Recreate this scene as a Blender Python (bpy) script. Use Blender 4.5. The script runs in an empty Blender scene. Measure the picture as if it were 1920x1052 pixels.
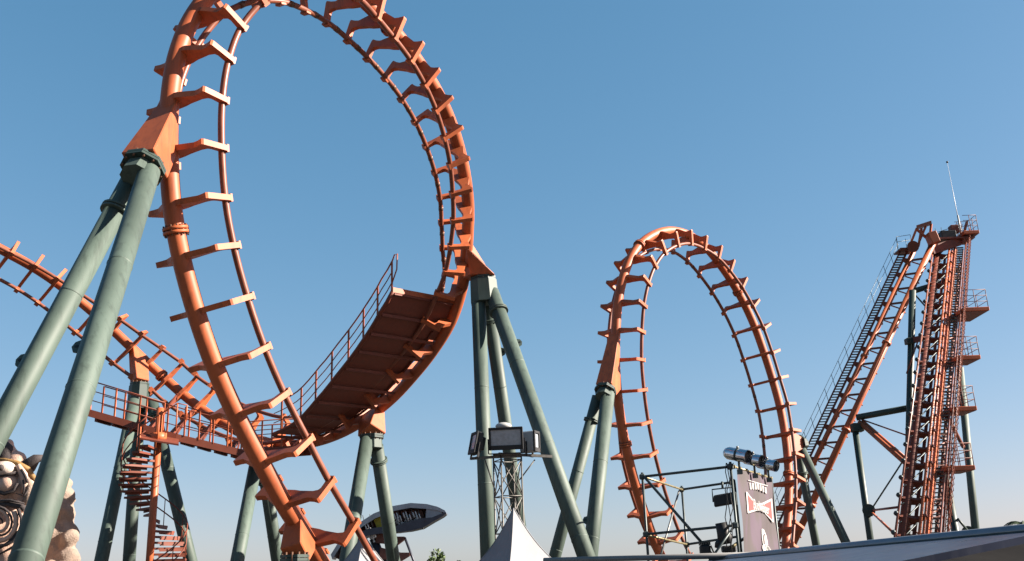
import bpy, bmesh, math, random
from mathutils import Vector as V, Matrix, Quaternion
random.seed(7)
R = math.radians
scn = bpy.context.scene
COL = scn.collection

# ---------------------------------------------------------------- camera
FPX, IW, IH = 1867.0, 1920, 1052
PITCH, ROLL, EYE = R(17.0), R(2.0), V((0, 0, 1.7))
FW = V((0, math.cos(PITCH), math.sin(PITCH)))
_u0 = V((1, 0, 0)).cross(FW)
RT = math.cos(ROLL) * V((1, 0, 0)) - math.sin(ROLL) * _u0
UP = math.cos(ROLL) * _u0 + math.sin(ROLL) * V((1, 0, 0))
cam = bpy.data.cameras.new('camera')
cam.sensor_width = 36.0
cam.lens = 36.0 * FPX / IW
cam.clip_start = 0.1
cam.clip_end = 5000
camo = bpy.data.objects.new('camera', cam)
COL.objects.link(camo)
camo.matrix_world = Matrix(((RT.x, UP.x, -FW.x, EYE.x), (RT.y, UP.y, -FW.y, EYE.y), (RT.z, UP.z, -FW.z, EYE.z), (0, 0, 0, 1)))
scn.camera = camo

# ---------------------------------------------------------------- light
SUN_AZ, SUN_EL = R(91), R(27)        # clockwise from +Y (view direction)
SUN_DIR = V((math.sin(SUN_AZ) * math.cos(SUN_EL), math.cos(SUN_AZ) * math.cos(SUN_EL), math.sin(SUN_EL)))
world = bpy.data.worlds.new('World')
scn.world = world
world.use_nodes = True
wn = world.node_tree
sky = wn.nodes.new('ShaderNodeTexSky')
sky.sky_type = 'NISHITA'
sky.sun_disc = False
sky.sun_elevation = SUN_EL
sky.sun_rotation = SUN_AZ
sky.altitude = 0
sky.air_density = 1.0
sky.dust_density = 0.6
sky.ozone_density = 1.0
bgn = wn.nodes['Background']
bgn.inputs[1].default_value = 0.05
# the film's response to the sky's blue: one tone curve per colour channel, the same all over the sky
EXPO, SKY_S = 2.2, bgn.inputs[1].default_value
sep = wn.nodes.new('ShaderNodeSeparateColor'); com = wn.nodes.new('ShaderNodeCombineColor')
wn.links.new(sky.outputs[0], sep.inputs[0])
for ch, (gm, gain) in enumerate(((1.03, 1.19), (0.66, 0.95), (0.6, 1.10))):
    a = wn.nodes.new('ShaderNodeMath'); a.operation = 'MULTIPLY'; a.inputs[1].default_value = 0.1
    p = wn.nodes.new('ShaderNodeMath'); p.operation = 'POWER'; p.inputs[1].default_value = gm
    m = wn.nodes.new('ShaderNodeMath'); m.operation = 'MULTIPLY'; m.inputs[1].default_value = gain / (2 ** EXPO * SKY_S)
    wn.links.new(sep.outputs[ch], a.inputs[0]); wn.links.new(a.outputs[0], p.inputs[0]); wn.links.new(p.outputs[0], m.inputs[0]); wn.links.new(m.outputs[0], com.inputs[ch])
wn.links.new(com.outputs[0], bgn.inputs[0])
sun = bpy.data.lights.new('sun', 'SUN')
sun.energy = 5.0
sun.angle = R(0.5)
sun.color = (1.0, 0.90, 0.78)
suno = bpy.data.objects.new('sun', sun)
COL.objects.link(suno)
suno.rotation_euler = (-SUN_DIR).to_track_quat('-Z', 'Y').to_euler()
suno.location = SUN_DIR * 60
scn.view_settings.view_transform = 'Standard'
scn.view_settings.look = 'None'
scn.view_settings.exposure = EXPO
scn.view_settings.gamma = 1.0
scn.render.engine = 'CYCLES'

# ---------------------------------------------------------------- helpers
def at(px, py, Y):
    """world point seen at photo pixel (px,py), standing Y metres in front of the camera"""
    v = FW + RT * ((px - IW / 2) / FPX) - UP * ((py - IH / 2) / FPX)
    return EYE + v * (Y / v.y)

def nrm(v): return v / v.length if v.length else v

class MB:
    def __init__(s): s.v = []; s.f = []; s.sm = []
    def add(s, vs, fs, smooth=False):
        o = len(s.v); s.v += [tuple(p) for p in vs]
        for f in fs: s.f.append([i + o for i in f]); s.sm.append(smooth)
        return s
    def tube(s, pts, r, n=12, cap=True):
        pts = [V(p) for p in pts]; k = len(pts)
        rs = r if isinstance(r, (list, tuple)) else [r] * k
        t0 = nrm(pts[1] - pts[0]); a = V((0, 0, 1)) if abs(t0.z) < .9 else V((1, 0, 0))
        x = nrm(a - t0 * a.dot(t0)); rings = []
        for i in range(k):
            t = nrm(pts[min(i + 1, k - 1)] - pts[max(i - 1, 0)])
            x = nrm(x - t * x.dot(t)); y = t.cross(x)
            rings.append([pts[i] + rs[i] * (math.cos(2 * math.pi * j / n) * x + math.sin(2 * math.pi * j / n) * y) for j in range(n)])
        o = len(s.v)
        for rg in rings: s.v += [tuple(p) for p in rg]
        for i in range(k - 1):
            for j in range(n):
                b = o + i * n; j2 = (j + 1) % n
                s.f.append([b + j, b + j2, b + n + j2, b + n + j]); s.sm.append(True)
        if cap:
            s.f.append([o + j for j in range(n - 1, -1, -1)]); s.sm.append(False)
            s.f.append([o + (k - 1) * n + j for j in range(n)]); s.sm.append(False)
        return s
    def hexa(s, a, b):
        """two quads (4 points each, same winding) joined to a closed block"""
        return s.add(list(a) + list(b), [[3, 2, 1, 0], [4, 5, 6, 7], [0, 1, 5, 4], [1, 2, 6, 5], [2, 3, 7, 6], [3, 0, 4, 7]])
    def box(s, c, dx, dy, dz, X=V((1, 0, 0)), Y=V((0, 1, 0)), Z=V((0, 0, 1))):
        c = V(c); q = lambda z: [c + X * (a * dx / 2) + Y * (b * dy / 2) + Z * z for a, b in ((-1, -1), (1, -1), (1, 1), (-1, 1))]
        return s.hexa(q(-dz / 2), q(dz / 2))
    def bar(s, p, q, w, h, up=V((0, 0, 1))):
        p, q = V(p), V(q); t = nrm(q - p)
        if abs(t.dot(up)) > .98: up = V((0, 1, 0))
        x = nrm(t.cross(up)); y = x.cross(t)
        e = lambda c: [c + x * (a * w / 2) + y * (b * h / 2) for a, b in ((-1, -1), (1, -1), (1, 1), (-1, 1))]
        return s.hexa(e(q), e(p))
    def prism(s, poly, th, M=Matrix.Identity(4)):
        """poly = [(x,z)], extruded along local y by th"""
        n = len(poly)
        a = [M @ V((x, -th / 2, z)) for x, z in poly]; b = [M @ V((x, th / 2, z)) for x, z in poly]
        return s.add(a + b, [list(range(n)), list(range(2 * n - 1, n - 1, -1))] + [[(i + 1) % n, i, n + i, n + (i + 1) % n] for i in range(n)])
    def ball(s, c, r, n=10, m=7, sc=(1, 1, 1), rot=None):
        c = V(c); vs = []; fs = []
        for i in range(m + 1):
            th = math.pi * i / m
            for j in range(n):
                ph = 2 * math.pi * j / n
                p = V((math.sin(th) * math.cos(ph) * sc[0], math.sin(th) * math.sin(ph) * sc[1], math.cos(th) * sc[2])) * r
                vs.append(c + (rot @ p if rot else p))
        for i in range(m):
            for j in range(n):
                fs.append([i * n + j, (i + 1) * n + j, (i + 1) * n + (j + 1) % n, i * n + (j + 1) % n])
        return s.add(vs, fs, True)
    def mesh(s, name, mat, bevel=0):
        me = bpy.data.meshes.new(name); me.from_pydata(s.v, [], s.f)
        bm = bmesh.new(); bm.from_mesh(me)
        bm.normal_update(); bmesh.ops.recalc_face_normals(bm, faces=bm.faces)
        if bevel:
            bmesh.ops.bevel(bm, geom=[e for e in bm.edges if len(e.link_faces) == 2 and e.calc_face_angle(0) > .6], offset=bevel, segments=1, affect='EDGES')
            bm.to_mesh(me); bm.free()
        else:
            bm.to_mesh(me); bm.free()
            me.polygons.foreach_set('use_smooth', s.sm)
        me.materials.append(M_[mat]); me.update()
        return me

WM = {}
def link(o, parent, M):
    COL.objects.link(o); WM[o.name] = M
    if parent is not None:
        o.parent = parent; o.matrix_local = WM[parent.name].inverted() @ M
    else:
        o.matrix_local = M
    return o
def part(name, mb, mat, parent, bevel=0):
    return link(bpy.data.objects.new(name, mb.mesh(name, mat, bevel)), parent, Matrix.Identity(4))
def inst(name, me, parent, M):
    return link(bpy.data.objects.new(name, me), parent, M)
def tag(o, label, cat, group=None):
    o['label'] = label; o['category'] = cat
    if group: o['group'] = group
    return o
def thing(name, loc, label, cat, group=None):
    o = bpy.data.objects.new(name, None); o.empty_display_size = .3
    link(o, None, Matrix.Translation(V(loc)))
    return tag(o, label, cat, group)
def solo(name, mb, mat, label, cat, group=None, bevel=0):
    return tag(part(name, mb, mat, None, bevel), label, cat, group)
def frame(p, x, y, z):
    return Matrix(((x.x, y.x, z.x, p.x), (x.y, y.y, z.y, p.y), (x.z, y.z, z.z, p.z), (0, 0, 0, 1)))

# ---------------------------------------------------------------- materials
M_ = {}
def mat(name, col, rough=.5, metal=0, var=.12, scale=2.5, dirt=0.0, dirtcol=(.05, .04, .03), bump=0.0, spec=.3, coat=0, rnd=0):
    m = bpy.data.materials.new(name); m.use_nodes = True; nt = m.node_tree; N = nt.nodes; L = nt.links
    b = N['Principled BSDF']; b.inputs['Roughness'].default_value = rough; b.inputs['Metallic'].default_value = metal
    b.inputs['Specular IOR Level'].default_value = spec
    if coat: b.inputs['Coat Weight'].default_value = coat; b.inputs['Coat Roughness'].default_value = .08
    g = N.new('ShaderNodeNewGeometry')
    n1 = N.new('ShaderNodeTexNoise'); n1.inputs['Scale'].default_value = scale; n1.inputs['Detail'].default_value = 6
    L.new(g.outputs['Position'], n1.inputs['Vector'])
    mr = N.new('ShaderNodeMapRange'); mr.inputs[1].default_value = .3; mr.inputs[2].default_value = .7
    mr.inputs[3].default_value = 1 - var; mr.inputs[4].default_value = 1 + var
    L.new(n1.outputs['Fac'], mr.inputs[0])
    mx = N.new('ShaderNodeMix'); mx.data_type = 'RGBA'; mx.blend_type = 'MULTIPLY'; mx.inputs[0].default_value = 1
    mx.inputs[6].default_value = (*col, 1)
    if rnd:
        oi = N.new('ShaderNodeObjectInfo'); m2 = N.new('ShaderNodeMapRange')
        m2.inputs[3].default_value = 1 - rnd; m2.inputs[4].default_value = 1 + rnd
        L.new(oi.outputs['Random'], m2.inputs[0]); mu = N.new('ShaderNodeMath'); mu.operation = 'MULTIPLY'
        L.new(m2.outputs[0], mu.inputs[0]); L.new(mr.outputs[0], mu.inputs[1]); L.new(mu.outputs[0], mx.inputs[7])
    else: L.new(mr.outputs[0], mx.inputs[7])
    out = mx.outputs[2]
    if dirt:
        n2 = N.new('ShaderNodeTexNoise'); n2.inputs['Scale'].default_value = 5.5; n2.inputs['Detail'].default_value = 8; n2.inputs['Roughness'].default_value = .7
        mp = N.new('ShaderNodeMapping'); mp.inputs['Scale'].default_value = (1.3, 1.3, .16)
        L.new(g.outputs['Position'], mp.inputs[0]); L.new(mp.outputs[0], n2.inputs['Vector'])
        r2 = N.new('ShaderNodeMapRange'); r2.inputs[1].default_value = .50; r2.inputs[2].default_value = .74; r2.inputs[4].default_value = dirt
        L.new(n2.outputs['Fac'], r2.inputs[0])
        m3 = N.new('ShaderNodeMix'); m3.data_type = 'RGBA'; m3.inputs[7].default_value = (*dirtcol, 1)
        L.new(r2.outputs[0], m3.inputs[0]); L.new(out, m3.inputs[6]); out = m3.outputs[2]
    L.new(out, b.inputs['Base Color'])
    rr = N.new('ShaderNodeMapRange'); rr.inputs[3].default_value = max(.02, rough - .08); rr.inputs[4].default_value = min(1, rough + .1)
    L.new(n1.outputs['Fac'], rr.inputs[0]); L.new(rr.outputs[0], b.inputs['Roughness'])
    if bump:
        bp = N.new('ShaderNodeBump'); bp.inputs['Strength'].default_value = bump; bp.inputs['Distance'].default_value = .02
        n4 = N.new('ShaderNodeTexNoise'); n4.inputs['Scale'].default_value = scale * 8; n4.inputs['Detail'].default_value = 5
        L.new(g.outputs['Position'], n4.inputs['Vector']); L.new(n4.outputs['Fac'], bp.inputs['Height']); L.new(bp.outputs[0], b.inputs['Normal'])
    M_[name] = m
    return m
mat('orange', (0.3100, 0.0730, 0.0240), .5, var=.22, scale=.9, dirt=.75, dirtcol=(.12, .032, .016), rnd=.15)
mat('rail_steel', (0.1468, 0.0434, 0.0230), .40, var=.18, scale=4, dirt=.45, dirtcol=(.10, .05, .04))
mat('red_oxide', (0.1148, 0.0264, 0.0126), .55, var=.15, scale=2, dirt=.5, dirtcol=(.09, .03, .02), rnd=.08)
mat('deck_mesh', (0.1350, 0.0360, 0.0220), .6, var=.12, scale=9, dirt=.3, bump=.4)
mat('green', (0.0500, 0.0700, 0.0580), .58, var=.2, scale=.8, dirt=.85, dirtcol=(.024, .034, .028), rnd=.08)
mat('dark_green', (0.0210, 0.0354, 0.0297), .5, var=.15, scale=2)
mat('bolt', (.10, .05, .03), .5, .3, var=.3, scale=20)
mat('black', (.012, .012, .013), .55, var=.2)
mat('galv', (0.1277, 0.1277, 0.1213), .45, .5, var=.2, scale=5)
mat('mast_grey', (.085, .080, .072), .5, .3, var=.25, scale=6)
mat('dark_steel', (.035, .045, .045), .45, .3, var=.25, scale=6)
mat('brass_clamp', (0.1660, 0.1373, 0.0702), .4, .5, var=.25, scale=12)
mat('chrome', (0.4800, 0.4960, 0.5280), .16, 1.0, var=.15, scale=6)
mat('canvas', (0.1757, 0.1757, 0.1837), .75, var=.05, scale=2, dirt=.12, dirtcol=(.5, .5, .5), bump=.1)
mat('lamp_glass', (.22, .24, .26), .12, var=.15, scale=12, spec=.7)
mat('lamp_white', (0.2681, 0.2681, 0.2617), .5)
mat('antenna_white', (0.4200, 0.4200, 0.4368), .4)
mat('roof_gloss', (0.0280, 0.0320, 0.0500), .30, 0, var=.25, scale=3, dirt=.25, dirtcol=(.12, .12, .13), spec=.05)
mat('roof_trim', (0.1612, 0.1832, 0.2198), .4, .3, var=.12, scale=8)
mat('beam_grey', (0.1532, 0.1484, 0.1436), .5, .2, var=.15, scale=6)
mat('stone', (0.1896, 0.1422, 0.1137), .85, var=.22, scale=4, dirt=.5, dirtcol=(.20, .13, .09), bump=.8)
mat('stone_pale', (0.3877, 0.3231, 0.2801), .7, var=.12, scale=5, bump=.4)
mat('stone_pink', (0.3982, 0.2656, 0.2058), .7, var=.15, scale=5, bump=.4)
mat('stone_gold', (0.1788, 0.1021, 0.0351), .6, var=.2, scale=5, bump=.4)
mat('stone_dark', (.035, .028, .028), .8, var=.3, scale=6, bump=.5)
mat('ship_silver', (0.2106, 0.2202, 0.2490), .3, .7, var=.15, scale=1.5, dirt=.3)
mat('ship_dark', (.03, .032, .045), .4, .2, var=.2, scale=2)
mat('ship_seat', (.09, .032, .022), .6, var=.3, scale=4)
mat('yellow', (0.2681, 0.2107, 0.0096), .5)
mat('white_cloth', (0.3192, 0.3192, 0.3192), .8)
mat('skin_cloth', (.38, .20, .13), .7)
mat('bark', (0.0840, 0.0588, 0.0378), .9, var=.3, scale=8, bump=.6)
mat('leaf', (0.0462, 0.0714, 0.0185), .6, var=.4, scale=3, rnd=.1)
mat('palm_leaf', (0.0294, 0.0462, 0.0168), .55, var=.3, scale=3)
mat('ground', (0.0543, 0.0511, 0.0479), .9, var=.18, scale=.4, dirt=.4, dirtcol=(.11, .10, .09), bump=.3)
mat('banner_red', (0.1915, 0.0383, 0.0351), .7)
mat('banner_white', (0.2822, 0.2659, 0.2604), .7)
mat('rubber', (.03, .03, .03), .8)
def banner_mat():
    m = bpy.data.materials.new('banner'); m.use_nodes = True; N = m.node_tree.nodes; L = m.node_tree.links
    b = N['Principled BSDF']; b.inputs['Roughness'].default_value = .75
    g = N.new('ShaderNodeTexCoord'); n = N.new('ShaderNodeTexNoise'); n.inputs['Scale'].default_value = 1.3; n.inputs['Detail'].default_value = 3
    n.inputs['Distortion'].default_value = .8
    mp = N.new('ShaderNodeMapping'); mp.inputs['Scale'].default_value = (1, 1, .45)
    L.new(g.outputs['Object'], mp.inputs[0]); L.new(mp.outputs[0], n.inputs['Vector'])
    r = N.new('ShaderNodeValToRGB'); e = r.color_ramp.elements
    e[0].position = .36; e[0].color = (.021, .013, .013, 1); e[1].position = .62; e[1].color = (.038, .019, .035, 1)
    x = r.color_ramp.elements.new(.5); x.color = (.027, .016, .019, 1)
    L.new(n.outputs['Fac'], r.inputs[0]); L.new(r.outputs[0], b.inputs['Base Color']); M_['banner'] = m
banner_mat()

# ---------------------------------------------------------------- ground
g = MB().add([(-1500, -300, 0), (1500, -300, 0), (1500, 2500, 0), (-1500, 2500, 0)], [[0, 1, 2, 3]])
gr = part('ground', g, 'ground', None); gr['kind'] = 'structure'; gr['label'] = 'grey paved park ground'

# ---------------------------------------------------------------- roller coaster track
GA, HR, CO = .82, .73, .97                     # half gauge, rail height over spine axis, tie corner
TIE = [(.10, -.07), (.28, -.045), (.66, .14), (.80, .135), (.97, .10), (.99, .15), (.95, .83), (.785, .83), (.79, .70), (.82, .45), (.79, .385), (.66, .345), (.28, .34), (.10, .36)]
tie_mb = MB().prism(TIE + [(-x, z) for x, z in reversed(TIE)], .125)
tie_mb.box((.845, 0, .80), .22, .17, .05); tie_mb.box((-.845, 0, .80), .22, .17, .05)
TIE_ME = tie_mb.mesh('tie', 'orange')

P1 = [V(p) for p in [(-4.44,24.43,1.86),(-4.82,23.27,2.78),(-5.21,22.39,3.60),(-5.59,21.78,4.44),(-6.02,21.23,5.40),(-6.38,20.70,6.37),(-6.70,20.26,7.44),(-6.96,19.88,8.55),(-7.13,19.60,9.63),(-7.21,19.41,10.78),(-7.23,19.30,11.96),(-7.15,19.36,13.11),(-6.93,19.65,14.27),(-6.38,19.93,15.31),(-5.61,20.37,16.05),(-4.97,21.24,16.60),(-4.41,22.32,16.92),(-3.90,23.33,17.01),(-3.42,24.23,16.90),(-2.95,25.10,16.70),(-2.51,26.00,16.41),(-2.11,26.87,16.01),(-1.78,27.73,15.50),(-1.54,28.60,14.91),(-1.39,29.46,14.24),(-1.34,30.26,13.56),(-1.41,31.01,12.87),(-1.53,31.77,12.17),(-1.72,32.50,11.41),(-2.15,33.25,10.48),(-2.81,34.12,9.72),(-3.61,35.10,9.05),(-4.58,36.16,8.37),(-5.71,37.22,7.82),(-6.97,38.28,7.44),(-8.28,39.33,7.31),(-9.70,40.29,7.45),(-11.12,41.09,7.95),(-12.45,41.63,8.66),(-13.43,41.94,9.33),(-14.24,42.02,9.97),(-14.94,41.93,10.59),(-15.68,41.68,11.28),(-16.37,41.42,11.95),(-17.09,41.14,12.66),(-17.82,40.84,13.34),(-18.55,40.46,13.99),(-19.25,40.03,14.57),(-19.99,39.50,15.08),(-20.77,38.88,15.51),(-21.55,38.19,15.91),(-22.26,37.50,16.27)]]
N1 = [V(p) for p in [(0.44,0.46,0.77),(0.44,0.48,0.76),(0.45,0.56,0.70),(0.45,0.65,0.62),(0.48,0.67,0.57),(0.49,0.71,0.50),(0.50,0.76,0.42),(0.53,0.78,0.34),(0.56,0.80,0.23),(0.59,0.80,0.13),(0.57,0.82,0.00),(0.55,0.81,-0.19),(0.53,0.76,-0.38),(0.41,0.70,-0.59),(0.27,0.51,-0.81),(0.14,0.33,-0.93),(0.01,0.19,-0.98),(-0.19,0.09,-0.98),(-0.32,0.00,-0.95),(-0.42,-0.03,-0.91),(-0.54,-0.07,-0.84),(-0.66,-0.11,-0.74),(-0.77,-0.14,-0.62),(-0.85,-0.17,-0.49),(-0.92,-0.17,-0.35),(-0.95,-0.20,-0.22),(-0.97,-0.22,-0.10),(-0.98,-0.18,0.02),(-0.96,-0.10,0.27),(-0.87,-0.09,0.48),(-0.77,-0.12,0.63),(-0.69,-0.13,0.71),(-0.63,-0.18,0.76),(-0.55,-0.27,0.79),(-0.47,-0.38,0.80),(-0.38,-0.51,0.77),(-0.26,-0.67,0.70),(-0.13,-0.80,0.58),(-0.06,-0.89,0.46),(0.03,-0.95,0.32),(0.14,-0.98,0.16),(0.28,-0.96,0.07),(0.22,-0.97,-0.13),(0.10,-0.96,-0.27),(-0.00,-0.92,-0.39),(-0.07,-0.85,-0.51),(-0.10,-0.77,-0.63),(-0.09,-0.69,-0.72),(-0.04,-0.60,-0.80),(0.00,-0.54,-0.84),(0.02,-0.50,-0.86),(0.03,-0.48,-0.88)]]
P2 = [V(p) for p in [(5.98,43.06,2.22),(5.55,42.65,3.15),(5.17,42.19,4.20),(4.82,41.72,5.33),(4.53,41.30,6.51),(4.30,40.92,7.80),(4.17,40.59,9.15),(4.15,40.37,10.45),(4.25,40.30,11.71),(4.43,40.38,12.94),(4.75,40.62,14.09),(5.20,41.00,15.11),(5.82,41.60,15.97),(6.64,42.50,16.68),(7.55,43.58,17.16),(8.51,44.66,17.27),(9.38,45.63,17.02),(10.12,46.55,16.54),(10.87,47.44,15.83),(11.57,48.20,14.87),(12.14,48.76,13.71),(12.56,49.12,12.41),(12.89,49.35,11.09),(13.13,49.44,9.71),(13.21,49.40,8.34),(13.16,49.23,7.07),(13.00,48.94,5.88),(12.76,48.60,4.73),(12.46,48.20,3.64),(12.14,47.74,2.58)]]
N2 = [V(p) for p in [(0.60,0.59,0.54),(0.58,0.63,0.51),(0.57,0.67,0.48),(0.58,0.69,0.43),(0.62,0.70,0.36),(0.74,0.62,0.27),(0.71,0.68,0.18),(0.63,0.77,0.07),(0.60,0.79,-0.07),(0.60,0.77,-0.23),(0.57,0.72,-0.40),(0.48,0.64,-0.60),(0.38,0.47,-0.80),(0.23,0.35,-0.91),(0.06,0.21,-0.97),(-0.14,0.06,-0.99),(-0.26,-0.15,-0.95),(-0.34,-0.30,-0.89),(-0.42,-0.43,-0.80),(-0.53,-0.55,-0.65),(-0.59,-0.65,-0.48),(-0.64,-0.69,-0.34),(-0.68,-0.70,-0.22),(-0.68,-0.72,-0.09),(-0.71,-0.70,0.05),(-0.70,-0.68,0.18),(-0.68,-0.67,0.30),(-0.66,-0.66,0.38),(-0.65,-0.63,0.44),(-0.64,-0.61,0.46)]]

class Track:
    def __init__(s, P, Nn):
        s.P, s.N = P, Nn; s.k = len(P)
    def pos(s, t):
        i = max(0, min(s.k - 2, int(t))); u = t - i; P = s.P
        a = P[i - 1] if i > 0 else 2 * P[0] - P[1]; d = P[i + 2] if i + 2 < s.k else 2 * P[-1] - P[-2]
        b, c = P[i], P[i + 1]
        return .5 * (2 * b + (c - a) * u + (2 * a - 5 * b + 4 * c - d) * u * u + (3 * b - a - 3 * c + d) * u ** 3)
    def fr(s, t):
        p = s.pos(t); T = nrm(s.pos(min(t + .05, s.k - 1)) - s.pos(max(t - .05, 0)))
        i = max(0, min(s.k - 2, int(t))); u = t - i
        n = s.N[i].lerp(s.N[i + 1], u); n = nrm(n - T * n.dot(T))
        return p, T, n, n.cross(T)
def build_track(root, tr, sub=6, rad=.2, t0=0, t1=None):
    t1 = t1 if t1 is not None else tr.k - 1
    m = int((t1 - t0) * sub); ts = [t0 + (t1 - t0) * i / m for i in range(m + 1)]
    F = [tr.fr(t) for t in ts]
    part('spine', MB().tube([f[0] for f in F], rad, 24), 'orange', root)
    for sg in (1, -1):
        part('rail', MB().tube([p + sg * GA * u + HR * n for p, T, n, u in F], .075, 12), 'rail_steel', root)
    for i in range(tr.k):
        p, T, n, u = tr.fr(i); inst('tie', TIE_ME, root, frame(p, u, T, n))
def collar(root, tr, t, r=.27):
    p, T, n, u = tr.fr(t)
    o = part('flange_collar', MB().tube([p - T * .075, p - T * .012], r, 20).tube([p + T * .012, p + T * .075], r, 20), 'orange', root)
    mb = MB()
    for j in range(12):
        a = 2 * math.pi * j / 12; c = p + (r - .035) * (math.cos(a) * n + math.sin(a) * u); mb.tube([c - T * .12, c + T * .12], .02, 6)
    part('bolt_ring', mb, 'bolt', o)['kind'] = 'stuff'
def saddle(root, tr, t, F, la=.6, wa=.17, fs=.34, flat=False):
    """orange tapered block welded to the spine, running to the flange centre F"""
    p, T, n, u = tr.fr(t); d = nrm(F - p); e = nrm(T - d * T.dot(d)); b = nrm(T.cross(d))
    q = p + d * .05
    e2 = nrm(e - V((0, 0, 0)));
    A = [q - T * la - b * wa, q + T * la - b * wa, q + T * la + b * wa, q - T * la + b * wa]
    B = [F - e2 * fs - b * fs, F + e2 * fs - b * fs, F + e2 * fs + b * fs, F - e2 * fs + b * fs]
    if flat:
        sx = 1 if b.y > 0 else -1; X, Yv = V((1, 0, 0)), V((0, sx, 0))
        B = [F + X * fs - Yv * fs, F - X * fs - Yv * fs, F - X * fs + Yv * fs, F + X * fs + Yv * fs]
    part('saddle_bracket', MB().hexa(A, B), 'orange', root, .02)
    return d, e2, b

def ground_hit(a, b):
    k = a.z / (a.z - b.z); return a + (b - a) * k
def leg_part(root, a, b, r, collar_t=None, lug=None, n=24, matn='green'):
    a, b = V(a), V(b); gnd = ground_hit(a, b); gnd.z = .04
    lg = part('leg', MB().tube([a, gnd], r, n), matn, root)
    d = nrm(gnd - a); Ln = (gnd - a).length; k_ = 1
    while k_ * 3.1 < Ln - 1:
        c = a + d * (k_ * 3.1); part('weld_seam', MB().tube([c - d * .018, c, c + d * .018], [r + .001, r + .009, r + .001], n, False), matn, lg); k_ += 1
    if collar_t:
        c = a + d * collar_t
        part('collar', MB().tube([c - d * .06, c - d * .01], r + .075, 20).tube([c + d * .01, c + d * .06], r + .075, 20), matn, lg)
    if lug:
        c = a + d * lug[0]; side = nrm(V((lug[1], 0, 0)) - d * d.x * lug[1]); th = nrm(d.cross(side))
        ring = MB(); P = [(.0, -.17), (.13, -.11), (.17, .0), (.13, .11), (0, .17)]
        ring.prism([(x + r - .03, z) for x, z in P], .03, frame(c, side, th, d))
        part('lifting_lug', ring, matn, lg)
        part('lug_hole', MB().tube([c + side * (r + .06) - th * .019, c + side * (r + .06) + th * .019], .035, 10), 'black', lg)
    part('base_plate', MB().box((gnd.x, gnd.y, .035), 1.0, 1.0, .06), matn, lg)
    return gnd
def support(label, F, d, e, b, legs, fs=.42, cap=.35, capw=.30, group='green tubular supports of the roller coaster', capm='green'):
    c = [x[0] for x in legs]
    root = thing('track_support', (F.x, F.y, 0), label, 'support', group)
    n = 8
    def ring(c, r, off=math.pi / 8): return [c + r * (math.cos(off + 2 * math.pi * j / n) * e + math.sin(off + 2 * math.pi * j / n) * b) for j in range(n)]
    mb = MB()
    for z in (0.0, .075):
        lo, hi = ring(F + d * (z + .004), fs * 1.07), ring(F + d * (z + .066), fs * 1.07)
        mb.add(lo + hi, [list(range(n))[::-1], list(range(n, 2 * n))] + [[j, (j + 1) % n, n + (j + 1) % n, n + j] for j in range(n)])
    fl = part('flange', mb, 'dark_green', root)
    mb = MB()
    for j in range(12):
        a = 2 * math.pi * j / 12; q = F + fs * .92 * (math.cos(a) * e + math.sin(a) * b); mb.tube([q - d * .05, q + d * .19], .025, 6)
    part('bolt_ring', mb, 'bolt', fl)['kind'] = 'stuff'
    # cap block where the legs gather
    lo, hi = ring(F + d * .14, capw * 1.08), ring(F + d * (.14 + cap), capw * 1.15)
    part('cap', MB().add(lo + hi, [list(range(n))[::-1], list(range(n, 2 * n))] + [[j, (j + 1) % n, n + (j + 1) % n, n + j] for j in range(n)]), capm, root)
    for lg in legs:
        leg_part(root, *lg)
    return root

t1 = Track(P1, N1); t2 = Track(P2, N2)
loop1 = thing('coaster_track', (P1[0].x, P1[0].y, 0), 'large orange tubular loop track sweeping down into the catwalk-lined valley', 'track')
build_track(loop1, t1)
loop2 = thing('coaster_track', (P2[0].x, P2[0].y, 0), 'smaller orange vertical loop track standing behind the banner scaffold', 'track')
build_track(loop2, t2)
for t in (7.5, 41.3, 18.5): collar(loop1, t1, t)
SLV = MB().tube([(0, -.07, 0), (0, .07, 0)], .083, 10).mesh('joint_sleeve', 'bolt')
for tr_, rt_, rng in ((t1, loop1, range(13, 29)), (t2, loop2, range(12, 25, 2))):
    for i in rng:
        p, T, n, u = tr_.fr(i + .42)
        for sg in (-1,): inst('joint_sleeve', SLV, rt_, frame(p + sg * GA * u + HR * n, u, T, n))
for t in (4.45, 11.75, 18.55, 25.55): collar(loop2, t2, t)

# supports of the big loop
F = at(271, 311, 18.55); d, e, b = saddle(loop1, t1, 9.45, F, .62, .21, .36)
support('thick green A-frame support bolted to the flank of the big loop beside the stone sculpture', F, d, e, b,
        [(at(280, 322, 18.4), at(50, 1052, 13.2), .213, None, (5.2, -1)), (at(256, 322, 18.75), at(76, 660, 17.4), .213, 1.05, (4.6, -1))], cap=.30, capw=.30)
F = at(906, 521, 32.0); d, e, b = saddle(loop1, t1, 26.95, F, .62, .22, .40, True); d = nrm(V((.05, 0, -1))); e = nrm(V((1, 0, .05))); b = V((0, 1, 0))
support('three-legged green support under the steep side of the big loop', F, d, e, b,
        [(at(897, 560, 31.9), at(915, 1040, 31), .235, None), (at(914, 560, 32.5), at(948, 800, 34.5), .225, .75, (1.9, 1)), (at(922, 548, 31.9), at(1099, 1045, 28), .245, .85, (2.3, 1))], cap=.75, capw=.44)
F = at(697, 815, 36.1); d, e, b = saddle(loop1, t1, 32.75, F, .55, .2, .36); d = V((0, 0, -1)); e = V((1, 0, 0)); b = V((0, 1, 0))
support('green A-frame support under the valley of the big loop beneath the wide platform', F, d, e, b,
        [(at(688, 824, 35.9), at(652, 1040, 34), .245, None), (at(706, 836, 36.4), at(737, 1045, 39), .245, .6)], cap=.35, capw=.36)
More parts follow.
